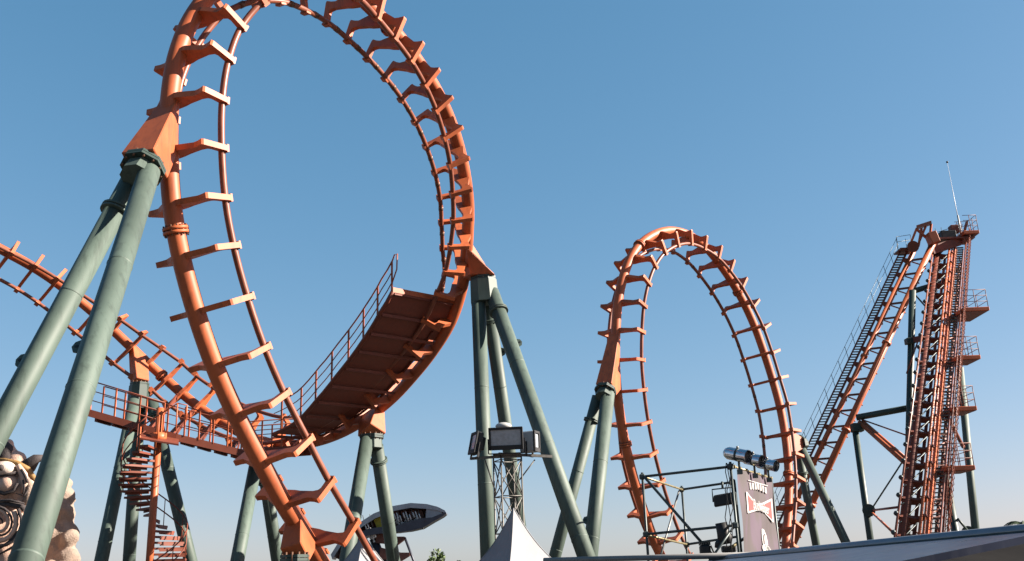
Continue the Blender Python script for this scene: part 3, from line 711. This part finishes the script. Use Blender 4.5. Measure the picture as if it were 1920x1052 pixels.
# ---------------------------------------------------------------- scaffold with banner and lamps
sc = thing('stage_scaffold', (at(1205, 1040, 27).x, 27, 0), 'dark tubular scaffold frame in front of the smaller loop', 'scaffold')
def pole(nm, a, b, r=.035, m='dark_steel', root=sc): return part(nm, MB().tube([a, b], r, 8), m, root)
def vpole(px, py, Y, r=.035):
    a = at(px, py, Y); pole('upright', V((a.x, a.y, 0)), a, r); return a
F1 = vpole(1204, 886, 27.2); B1_ = vpole(1278, 911, 31.0); F2 = vpole(1369, 866, 25.4); F3 = vpole(1377, 905, 25.9); B2_ = vpole(1446, 896, 28.6)
pole('ledger', at(1204, 894, 27.2), at(1369, 875, 25.4)); pole('ledger', at(1278, 918, 31.0), at(1373, 904, 29.2))
pole('ledger', at(1206, 894, 27.2), at(1282, 919, 31.0), .03, 'brass_clamp')
pole('ledger', at(1211, 1002, 27.2), at(1378, 985, 25.5)); pole('ledger', at(1287, 1021, 31.0), at(1384, 1006, 29.4))
pole('ledger', at(1211, 1003, 27.2), at(1289, 1021, 31.0), .03, 'brass_clamp')
pole('brace', at(1208, 894, 27.1), at(1345, 1051, 25.9), .04); pole('brace', at(1273, 921, 30.8), at(1236, 1052, 28.5), .03, 'galv')
pole('brace', at(1378, 985, 25.4), at(1330, 1052, 25.0), .03)
pole('brace', at(1373, 1025, 25.4), at(1409, 1000, 27), .04, 'brass_clamp')
pole('top_rail', at(1372, 874, 25.4), at(1447, 897, 28.6), .03, 'brass_clamp')
for px, py, Y in ((1204, 894, 27.2), (1278, 918, 31.0), (1369, 875, 25.4), (1211, 1002, 27.2), (1288, 1021, 31.0), (1378, 985, 25.4), (1373, 904, 26)):
    c = at(px, py, Y); part('coupler', MB().box(c, .15, .15, .15), 'dark_steel', sc, .03)
for i in range(7):
    c = at(1376 + i * 11.6, 875.4 + i * 3.6, 25.5 + i * .52); part('tie_strap', MB().box(c, .09, .09, .10), 'brass_clamp', sc, .02)
for x in (1363, 1366, 1372):
    pts = [at(x + random.uniform(-4, 4), 868 + j * 17, 25.3) for j in range(11)]
    part('cable', MB().tube(pts, .012, 5), 'black', sc)

# banner, hung from the top rail
bTL, bTR, bBL, bBR = at(1382, 878, 25.6), at(1446, 898, 28.5), at(1400, 1036, 25.75), at(1463, 1034, 28.65)
bu = nrm(bTR - bTL); bw = (bTR - bTL).length; bd = nrm(bBL - bTL); bh = (bBL - bTL).length * 1.25
bd = nrm(bd - bu * bd.dot(bu)); bn = bu.cross(-bd); bn = bn if bn.y < 0 else -bn
BM = frame(bTL, bu, -bn, -bd)
bl = bpy.data.objects.new('event_banner', None); link(bl, None, BM.copy())
tag(bl, 'purple-brown printed banner with red bow-tie logo hanging from the scaffold', 'banner')
def bpart(nm, mb, m, par=bl, bev=0): return link(bpy.data.objects.new(nm, mb.mesh(nm, m, bev)), par, BM)
vs = []; fs = []; nx, nz = 10, 18
for i in range(nz + 1):
    for j in range(nx + 1):
        vs.append((bw * j / nx, .02 * math.sin(j * 1.1 + i * .5), -bh * i / nz))
for i in range(nz):
    for j in range(nx): a = i * (nx + 1) + j; fs.append([a, a + 1, a + nx + 2, a + nx + 1])
cloth = bpart('cloth', MB().add(vs, fs, True), 'banner')
def flat(poly, y): 
    return MB().prism([(x * bw, -z * bh * .93) for x, z in poly], .006, Matrix.Translation((0, y, 0)))
# photo fractions: x across, z down (of 0.8 of the cloth height shown)
bow_o = [(.15, .235), (.17, .225), (.40, .33), (.60, .31), (.90, .235), (.92, .24), (.90, .50), (.885, .505), (.58, .40), (.40, .41), (.155, .455), (.14, .45)]
bow_i = [(.19, .262), (.39, .352), (.61, .330), (.865, .267), (.852, .472), (.58, .382), (.40, .388), (.182, .428)]
bo = bpart('bow_tie_border', flat(bow_o, -.035), 'banner_white', cloth); bpart('bow_tie', flat(bow_i, -.045), 'banner_red', cloth)
def text_part(txt, size, x, z, ang, m, par, shear=0.0, y=-.052):
    cu = bpy.data.curves.new('lettering', 'FONT'); cu.body = txt; cu.size = size; cu.align_x = 'CENTER'; cu.align_y = 'CENTER'; cu.extrude = .003; cu.shear = shear; cu.offset = .006
    tmp = bpy.data.objects.new('tmp_text', cu); COL.objects.link(tmp)
    dg_ = bpy.context.evaluated_depsgraph_get(); me = bpy.data.meshes.new_from_object(tmp.evaluated_get(dg_)); bpy.data.objects.remove(tmp)
    me.name = 'lettering'; me.materials.clear(); me.materials.append(M_[m])
    M = BM @ Matrix.Translation((x * bw, y, -z * bh * .93)) @ Matrix.Rotation(ang, 4, 'Y') @ Matrix.Rotation(R(90), 4, 'X')
    return link(bpy.data.objects.new('lettering', me), par, M)
text_part('Budweiser', .36, .53, .362, R(3), 'banner_white', cloth, .25)
# arched line of tall white letters above the logo
for i in range(7):
    x = .27 + i * .075; z = .135 + .012 * abs(i - 3) * .6
    bpart('print_mark', flat([(x, z - .035), (x + .045, z - .035), (x + .045, z + .035), (x, z + .035)], -.035), 'banner_white', cloth)
bpart('print_mark', flat([(.24, .095), (.82, .095), (.82, .104), (.24, .104)], -.037), 'banner_white', cloth)
# white bottle-like emblem with two open panels
em = [(.50, .60), (.53, .592), (.57, .60), (.625, .66), (.645, .72), (.65, .765), (.50, .765), (.485, .70), (.49, .64)]
bpart('emblem', flat(em, -.035), 'banner_white', cloth)
bpart('emblem_inset', flat([(.52, .755), (.515, .70), (.525, .665), (.56, .645), (.59, .655), (.56, .665), (.545, .70), (.55, .755)], -.043), 'banner', cloth)  # printed dark inner curve of the emblem
bpart('emblem_wing', flat([(.48, .77), (.55, .765), (.585, .815), (.52, .86), (.47, .80)], -.036), 'banner_white', cloth)
bpart('emblem_wing', flat([(.57, .765), (.66, .775), (.74, .82), (.74, .862), (.60, .82)], -.036), 'banner_white', cloth)
bpart('emblem_inset', flat([(.60, .775), (.65, .782), (.72, .823), (.715, .84), (.61, .808)], -.042), 'galv', cloth)  # printed grey area inside the wing

# lamps on the scaffold
def can_lamp(label, px, py, Y, ax, L=.62, r=.17):
    c = at(px, py, Y); t_ = thing('can_lamp', c, label, 'lamp', 'chrome can lamps on the scaffold')
    ax = nrm(V(ax)); a, b = c - ax * L / 2, c + ax * L / 2
    part('can', MB().tube([a - ax * .10, a - ax * .07, a, a + ax * .02, b - ax * .02], [r * .45, r * .75, r * .97, r, r], 20, False), 'chrome', t_)
    part('back_cap', MB().tube([a - ax * .105, a - ax * .095], r * .5, 14), 'dark_steel', t_)
    part('rim', MB().tube([b - ax * .05, b + ax * .005], r * 1.06, 20, False), 'chrome', t_)
    part('lens', MB().tube([b - ax * .12, b - ax * .10], r * .97, 18), 'black', t_)
    part('band', MB().tube([c - ax * .03, c + ax * .03], r * 1.04, 20), 'dark_steel', t_)
    part('yoke', MB().tube([c, c - V((0, 0, .42))], .03, 8).box(c - V((0, 0, .42)), .12, .12, .12), 'dark_steel', t_)
    part('knob', MB().ball(c + V((0, 0, r + .03)), .035, 8, 6), 'galv', t_)
lx = nrm(V((.66, -.70, -.26)))
can_lamp('round-backed chrome can lamp at the end of the row above the banner', 1384, 853, 25.3, lx, .60, .16)
can_lamp('chrome can lamp in the middle of the row above the banner', 1413, 862, 26.6, lx, .50, .155)
can_lamp('chrome can lamp with a dark hood beside the orange loop, above the banner corner', 1439, 871, 27.9, lx, .56, .15)
hl = thing('hanging_floodlight', at(1357, 936, 25.6), 'black box floodlight hanging from a yoke on the scaffold', 'floodlight')
c = at(1357, 937, 25.6)
part('housing', MB().box(c, .50, .30, .28, nrm(V((1, -.2, .13))), nrm(V((.2, 1, 0))), V((0, 0, 1))), 'black', hl, .03)
part('visor', MB().box(c + V((.24, -.1, .0)), .10, .24, .34), 'dark_steel', hl, .02)
part('yoke', MB().tube([c + V((-.27, 0, -.05)), c + V((-.27, 0, .26)), c + V((.27, 0, .30)), c + V((.27, 0, 0))], .018, 6), 'dark_steel', hl)
part('hook', MB().tube([c + V((0, 0, .28)), c + V((0, 0, .45))], .03, 6), 'dark_steel', hl)
mh = thing('moving_head_lamp', at(1358, 1020, 25.7), 'black moving-head stage lamp hanging nose down from the lower scaffold tube', 'lamp')
c = at(1357, 994, 25.7)
part('head', MB().tube([c + V((-.05, 0, .18)), c + V((-.02, 0, -.05)), c + V((.02, 0, -.2)), c + V((.04, 0, -.34))], [.15, .16, .20, .13], 16), 'black', mh)
part('yoke_arm', MB().tube([c + V((.0, -.02, -.2)), c + V((-.20, 0, -.34)), c + V((-.24, 0, -.42))], [.10, .07, .03], 10), 'black', mh)
part('base', MB().box(c + V((.08, 0, -.46)), .34, .26, .16), 'black', mh, .03)
mh2 = thing('stage_lamp', at(1325, 1040, 25.9), 'small dark finned stage lamp low on the scaffold brace', 'lamp')
c = at(1322, 1031, 25.9)
part('body', MB().box(c, .26, .24, .24), 'black', mh2, .04)
for i in range(5): part('fin', MB().box(c + V((-.12 + i * .06, 0, .15)), .02, .22, .08), 'black', mh2)
part('yoke', MB().tube([c + V((.15, 0, .1)), c + V((.22, 0, -.1)), c + V((.3, 0, -.3))], .02, 6), 'brass_clamp', mh2)

# ---------------------------------------------------------------- nearby stall roof
Za = 1.856
ra, rb = at(1345, 1049, 9.0), at(2010, 987, 4.3)
ra.z = rb.z = Za
stl = thing('stall_roof', ((ra.x + rb.x) / 2, (ra.y + rb.y) / 2, 0), 'glossy dark blue stall roof with pale metal ridge trim', 'roof')
rd = nrm(rb - ra); rn = nrm(V((rd.y, -rd.x, 0)));  rn = rn if (rn.y < 0) else -rn
ns = 5
for i in range(ns):
    a, b_ = ra.lerp(rb, i / ns), ra.lerp(rb, (i + 1) / ns - .0008)
    q = [a, b_, b_ + rn * 1.35 + V((0, 0, -.2025)), a + rn * 1.35 + V((0, 0, -.2025))]
    part('roof_panel', MB().hexa([v - V((0, 0, .03)) for v in q], q), 'roof_gloss', stl)
part('ridge_trim', MB().tube([ra + V((0, 0, .002)), rb + V((0, 0, .002))], .028, 16), 'roof_trim', stl)
part('ridge_seam', MB().tube([ra + rn * .05 - V((0, 0, .006)), rb + rn * .05 - V((0, 0, .006))], .007, 8), 'dark_steel', stl)
part('back_slope', MB().hexa([v - V((0, 0, .03)) for v in (ra, rb, rb - rn * 1.2 + V((0, 0, -.28)), ra - rn * 1.2 + V((0, 0, -.28)))], [v - V((0, 0, .002)) for v in (ra, rb, rb - rn * 1.2 + V((0, 0, -.28)), ra - rn * 1.2 + V((0, 0, -.28)))]), 'roof_gloss', stl)
for p in (ra + rn * 1.2, ra - rn * 1.1, rb + rn * 1.2, rb - rn * 1.1):
    part('post', MB().tube([V((p.x, p.y, 0)), V((p.x, p.y, Za - .29))], .035, 8), 'galv', stl)
pa, pb = at(1020, 1051, 9.4), at(1430, 1040, 8.6)
rl = thing('canopy_beam', (pa.x, pa.y, 0), 'pale grey round beam of a low canopy running up to the glossy stall roof', 'beam')
part('beam', MB().tube([pa, pb], .024, 12), 'beam_grey', rl)
part('lower_beam', MB().bar(at(1330, 1049, 8.75), at(1560, 1052, 8.2), .03, .022), 'black', rl)
for p in (pa, pb): part('post', MB().tube([V((p.x, p.y, 0)), V((p.x, p.y, p.z - .01))], .03, 8), 'galv', rl)

# ---------------------------------------------------------------- stone sculpture behind the thick support
YS = 20.0
def sp_(px, py, Y=YS): return at(px, py, Y)
scu = thing('stone_sculpture', (sp_(60, 1050).x, YS, 0), 'weathered carved stone monster face with bulging eye and dark curls', 'sculpture')
def lump(nm, lst, m, par=scu, disp=.05, voxel=.055, ns=3.0, seed=0):
    mb = MB()
    for (c, r, s) in lst: mb.ball(c, r, 20, 14, s)
    o = part(nm, mb, m, par)
    rm = o.modifiers.new('remesh', 'REMESH'); rm.mode = 'VOXEL'; rm.voxel_size = voxel; rm.use_smooth_shade = True
    if disp:
        tx = bpy.data.textures.new(nm + '_rock', 'CLOUDS'); tx.noise_scale = .30; tx.noise_depth = 3
        dm = o.modifiers.new('rock', 'DISPLACE'); dm.texture = tx; dm.strength = disp; dm.texture_coords = 'GLOBAL'; dm.mid_level = .5
    return o
body = []
for px, py, Y, r in ((118, 908, 21.7, .18), (119, 935, 21.6, .25), (112, 965, 21.6, .32), (106, 1000, 21.6, .38), (98, 1045, 21.6, .48), (95, 1100, 21.4, .62), (70, 1150, 20.4, .8), (40, 1150, 20.3, .9), (130, 1010, 21.3, .20), (126, 1046, 21.3, .23), (108, 950, 21.4, .21)):
    body.append((sp_(px, py, Y), r, (1, 1, 1)))
base_c = sp_(60, 1120, 20.6); body += [(V((base_c.x, 20.6, .5)), .9, (1.5, 1, .8)), (V((base_c.x, 20.6, 1.4)), .85, (1.4, 1, 1))]
lump('rock_body', body, 'stone', disp=.22)
face = [(sp_(5, 905, 20.6), .50, (1, .8, 1)), (sp_(0, 985, 20.6), .56, (1, .8, 1)), (sp_(25, 1045, 20.7), .55, (1, .8, 1)), (sp_(-40, 950, 20.7), .8, (1, .6, 1.3)), (sp_(8, 850, 20.6), .25, (1, .8, 1)), (sp_(16, 838, 20.6), .15, (.8, .8, 1.2)), (sp_(30, 862, 20.6), .20, (1, .8, .9)), (sp_(40, 915, 20.5), .30, (1, .8, 1.1)), (sp_(48, 940, 20.5), .22, (1, .8, 1))]
lump('face', face, 'stone_pink', disp=.07, voxel=.04)
part('eyeball', MB().ball(sp_(8, 879, 20.25), .19, 18, 12, (1.2, 1, .8)), 'stone_pale', scu)
part('pupil', MB().ball(sp_(2, 877, 20.07), .06, 12, 8), 'stone_dark', scu)
part('cheek', MB().ball(sp_(16, 908, 20.3), .19, 18, 12, (1.1, 1, 1)), 'stone_pink', scu)
part('brow', MB().tube([sp_(-20, 862, 20.35), sp_(8, 862, 20.3), sp_(32, 868, 20.3), sp_(52, 880, 20.35), sp_(64, 897, 20.45), sp_(62, 910, 20.5)], [.03, .035, .05, .06, .05, .02], 10), 'stone_gold', scu)
part('cheek_fold', MB().tube([sp_(34, 872, 20.25), sp_(44, 890, 20.25), sp_(47, 908, 20.25), sp_(42, 925, 20.3)], [.05, .08, .07, .03], 10), 'stone_pink', scu)
part('cheek_fold', MB().tube([sp_(50, 895, 20.3), sp_(57, 912, 20.3), sp_(52, 935, 20.3), sp_(40, 950, 20.35)], [.04, .08, .08, .04], 10), 'stone', scu)
for pts, r in (([(-15, 893), (12, 890), (30, 886)], .03), ([(-10, 920), (8, 926), (26, 920), (34, 906)], .035), ([(-15, 947), (15, 946), (40, 950), (48, 955)], .06), ([(40, 880), (48, 893), (52, 905)], .025), ([(43, 900), (46, 915), (43, 926)], .018)):
    part('groove_dark', MB().tube([sp_(x, y, 20.18) for x, y in pts], r, 8), 'stone_dark', scu)  # raised dark tubes: the darkness of carved crevices put in as colour
def curl(cx_, cy_, r0, turns, w, m, Yd=20.25):
    pts = []; n = int(turns * 18)
    for i in range(n + 1):
        a = -.6 + 2 * math.pi * turns * i / n; rr = r0 * (1 - .86 * i / n)
        pts.append(sp_(cx_ + rr * math.cos(a), cy_ + rr * 1.1 * math.sin(a), Yd))
    part('curl', MB().tube(pts, [w * (1 - .6 * i / n) for i in range(n + 1)], 8), m, scu)
curl(-2, 982, 44, 2.1, .035, 'stone_dark', 20.06); curl(-4, 980, 36, 2.0, .055, 'stone_pink', 20.10)  # dark spiral colours in the crevice round the pink curl
for pts, w in (([(-10, 1034), (18, 1016), (38, 994), (48, 966)], .04), ([(-10, 1044), (24, 1026), (46, 1000)], .03), ([(-12, 940), (20, 938), (46, 944)], .035), ([(26, 955), (40, 968), (40, 985)], .03), ([(30, 925), (46, 930), (52, 920)], .022)):
    part('groove_dark', MB().tube([sp_(x, y, 20.12) for x, y in pts], [w * (.35 if k in (0, len(pts) - 1) else 1) for k in range(len(pts))], 8), 'stone_dark', scu)  # more crevice darkness drawn with dark tubes
part('horn', MB().tube([sp_(42, 882, 20.6), sp_(56, 872, 20.5), sp_(68, 860, 20.45), sp_(82, 857, 20.5)], [.18, .15, .10, .05], 10), 'stone_dark', scu)
part('horn', MB().tube([sp_(0, 868, 20.6), sp_(12, 852, 20.5), sp_(15, 838, 20.5), sp_(12, 828, 20.5)], [.18, .16, .10, .02], 10), 'stone_dark', scu)

# ---------------------------------------------------------------- swinging ship ride far behind
YB = 84.0
sa, sb_ = at(836, 958, YB), at(612, 1046, YB)
sc0 = at(735, 985, YB)
ship = thing('swing_ship', (sc0.x, YB, 0), 'silver swinging ship ride tipped over with riders behind dark supports', 'ride')
SX = nrm(sa - sb_); SZ = nrm(V((-SX.z, 0, SX.x))); SY = V((0, 1, 0))
top = [(620, 1040), (640, 1008), (668, 984), (700, 963), (735, 949), (770, 943), (800, 945), (820, 950), (834, 957), (837, 962)]
low = [(640, 1052), (660, 1020), (690, 1004), (715, 1000), (745, 998), (770, 995), (792, 990), (812, 978), (830, 968), (837, 962)]
def hullstrip(A, B, y0, y1): 
    mb = MB(); n = len(A)
    f = [at(*p, YB + y0) for p in A] + [at(*p, YB + y0) for p in B]; g_ = [v + V((0, y1 - y0, 0)) for v in f]
    fs = []
    for i in range(n - 1): fs += [[i, i + 1, n + i + 1, n + i], [2 * n + i + 1, 2 * n + i, 3 * n + i, 3 * n + i + 1], [i + 1, i, 2 * n + i, 2 * n + i + 1], [n + i, n + i + 1, 3 * n + i + 1, 3 * n + i]]
    fs += [[0, n, 3 * n, 2 * n], [2 * n - 1, n - 1, 3 * n - 1, 4 * n - 1]]
    return mb.add(f + g_, fs)
part('hull_floor', hullstrip(top, low, .9, 1.5), 'ship_seat', ship)
rimA = top; rimB = [(x + (3 if i < 5 else 0), y + (9 if i < 7 else 7 - (i - 7) * 2.4)) for i, (x, y) in enumerate(top)]
part('hull_rim', hullstrip(rimA, rimB, -.4, 1.2), 'ship_silver', ship)
keelB = low; keelA = [(x - 2, y - (12 if i < 5 else 18 if i < 7 else 8 - (i - 7) * 3)) for i, (x, y) in enumerate(low)]
part('hull_side', hullstrip(keelA, keelB, -.5, 1.3), 'ship_dark', ship)
part('prow', hullstrip([(800, 947), (818, 951), (832, 957), (837, 962)], [(797, 987), (812, 977), (829, 968), (837, 962)], -.2, 1.4), 'ship_silver', ship)
for x, y in ((824, 955), (831, 960)): part('prow_lamp', MB().ball(at(x, y, YB - .25), .13, 8, 6), 'black', ship)
part('yellow_panel', hullstrip([(700, 974), (713, 968)], [(708, 992), (716, 990)], .2, .4), 'yellow', ship)
for i in range(10):
    x = 680 + i * 13.0; 
    if 696 < x < 714: continue
    yt = 968 - (x - 680) * .14 if x < 760 else 956 - (x - 760) * -.12
    part('safety_bar', MB().tube([at(x, yt - 2, YB - .1), at(x + 6, yt + 24, YB - .1)], .03, 6), 'galv', ship)
for x in (690, 745, 760, 775, 790): part('seat', MB().box(at(x, 968 if x > 700 else 988, YB + .6), .45, .4, .9, SX, SY, SZ), 'ship_seat', ship)
for y0, x0, x1 in ((1010, 745, 758), (1040, 752, 768)):
    part('arm_plate', hullstrip([(x0 - 40, y0 - 14), (x0, y0 - 4), (x1, y0 - 4)], [(x0 - 40, y0 + 8), (x0, y0 + 12), (x1, y0 + 2)], .3, .9), 'ship_seat', ship)
part('arm', MB().tube([at(759, 1008, YB + .5), at(790, 1090, YB + .5)], .10, 8), 'ship_dark', ship)
part('arm', MB().tube([at(700, 1010, YB + .8), at(745, 1120, YB + .8)], .35, 8), 'ship_dark', ship)
gp = at(760, 1120, YB + .6); part('pylon', MB().tube([V((gp.x, gp.y, 0)), gp + V((0, 0, .6))], .5, 12), 'ship_dark', ship)
def rider_mesh(cloth):
    mb = MB()
    mb.tube([(0, 0, -.02), (0, 0, .14), (0, 0, .34), (0, 0, .48), (0, 0, .54), (0, -.01, .60), (0, -.02, .68), (0, -.02, .78), (0, -.01, .84)], [.14, .17, .19, .17, .06, .055, .09, .10, .04], 10)
    for s in (1, -1):
        mb.tube([(s * .19, 0, .46), (s * .24, -.10, .28), (s * .15, -.30, .24)], [.055, .045, .035], 6)
        mb.tube([(s * .09, 0, .02), (s * .11, -.40, .04), (s * .11, -.43, -.38)], [.085, .065, .045], 6)
    return mb.mesh('person', cloth)
RM = [rider_mesh('white_cloth'), rider_mesh('skin_cloth')]
HM = MB().ball((0, .01, .78), .115, 8, 6).mesh('hair', 'black')
for i, (x, y) in enumerate(((694, 997), (748, 976), (754, 981), (765, 974), (772, 979), (783, 973), (790, 978), (699, 1004))):
    p = at(x, y + 4, YB + .1)
    M = frame(p, SX, SY, SZ) @ Matrix.Rotation(R(180), 4, 'Y') @ Matrix.Translation((0, 0, -.4))
    o = link(bpy.data.objects.new('person', RM[0 if i % 3 else 0]), None, M)
    tag(o, 'rider in white top seated upside down in the swinging ship', 'person', 'riders of the swinging ship')
    link(bpy.data.objects.new('hair', HM), o, M)

# ---------------------------------------------------------------- trees
def leaf_crown(c, r, n, size, seed):
    rg = random.Random(seed); mb = MB()
    cl = [(V((rg.gauss(0, .5), rg.gauss(0, .5), rg.gauss(0, .38))) * r, rg.uniform(.22, .42) * r) for _ in range(26)]
    for _ in range(n):
        cc, cr = rg.choice(cl); d_ = nrm(V((rg.gauss(0, 1), rg.gauss(0, 1), rg.gauss(0, 1)))) * cr * rg.uniform(.5, 1)
        p = c + cc + d_; a = nrm(V((rg.gauss(0, 1), rg.gauss(0, 1), rg.gauss(0, 1)))); b_ = nrm(a.cross(V((rg.gauss(0, 1), rg.gauss(0, 1), 1))))
        s = size * rg.uniform(.6, 1.3); mb.add([p - a * s, p + b_ * s * .45, p + a * s, p - b_ * s * .45], [[0, 1, 2, 3]])
    return mb
def tree(label, px, py, Y, r, seed):
    tp = at(px, py, Y); c = tp - V((0, 0, r * .95)); rt = thing('leafy_tree', (c.x, c.y, 0), label, 'tree')
    mb = MB().tube([(c.x, c.y, 0), (c.x + .05, c.y, c.z * .5), c], [.22, .17, .08], 10)
    for j in range(6):
        a = j * 1.05; mb.tube([V((c.x, c.y, c.z * .6)), c + V((math.cos(a) * r * .4, math.sin(a) * r * .4, 0)), c + V((math.cos(a) * r * .7, math.sin(a) * r * .7, r * .3))], [.09, .06, .02], 6)
    part('trunk', mb, 'bark', rt); part('crown', leaf_crown(c, r, 3200, .17, seed), 'leaf', rt)
tree('low leafy green tree far behind the swinging ship ride', 818, 1046, 95, 1.9, 5)
def palm(label, px, py, Y):
    c = at(px, py, Y); rt = thing('palm_tree', (c.x, c.y, 0), label, 'tree')
    part('trunk', MB().tube([(c.x - .2, c.y, 0), (c.x - .05, c.y, c.z * .5), c], [.17, .14, .11], 10), 'bark', rt)
    for j in range(13):
        a = j * 2 * math.pi / 13 + .3; L = 1.25 + .3 * math.sin(j * 2.1); el = .55 + .35 * math.sin(j * 1.7); mb = MB(); prev = None
        pts = []
        for i in range(9):
            f = i / 8; pts.append(c + V((math.cos(a) * L * f, math.sin(a) * L * f, L * (el * f - 1.15 * f * f))))
        mb.tube(pts, [.03 * (1 - .8 * i / 8) + .004 for i in range(9)], 5)
        side = V((-math.sin(a), math.cos(a), 0))
        for i in range(1, 9):
            for k in range(3):
                p = pts[i - 1].lerp(pts[i], k / 3)
                for s in (1, -1):
                    tip = p + side * s * (.34 * (1 - abs(i - 4) / 7)) + nrm(pts[i] - pts[i - 1]) * .16 - V((0, 0, .13))
                    w = nrm(pts[i] - pts[i - 1]) * .03; mb.add([p - w, p + w, tip], [[0, 1, 2]])
        part('frond', mb, 'palm_leaf', rt)
palm('small dark palm crown showing over the end of the glossy stall roof', 1921, 984, 46)
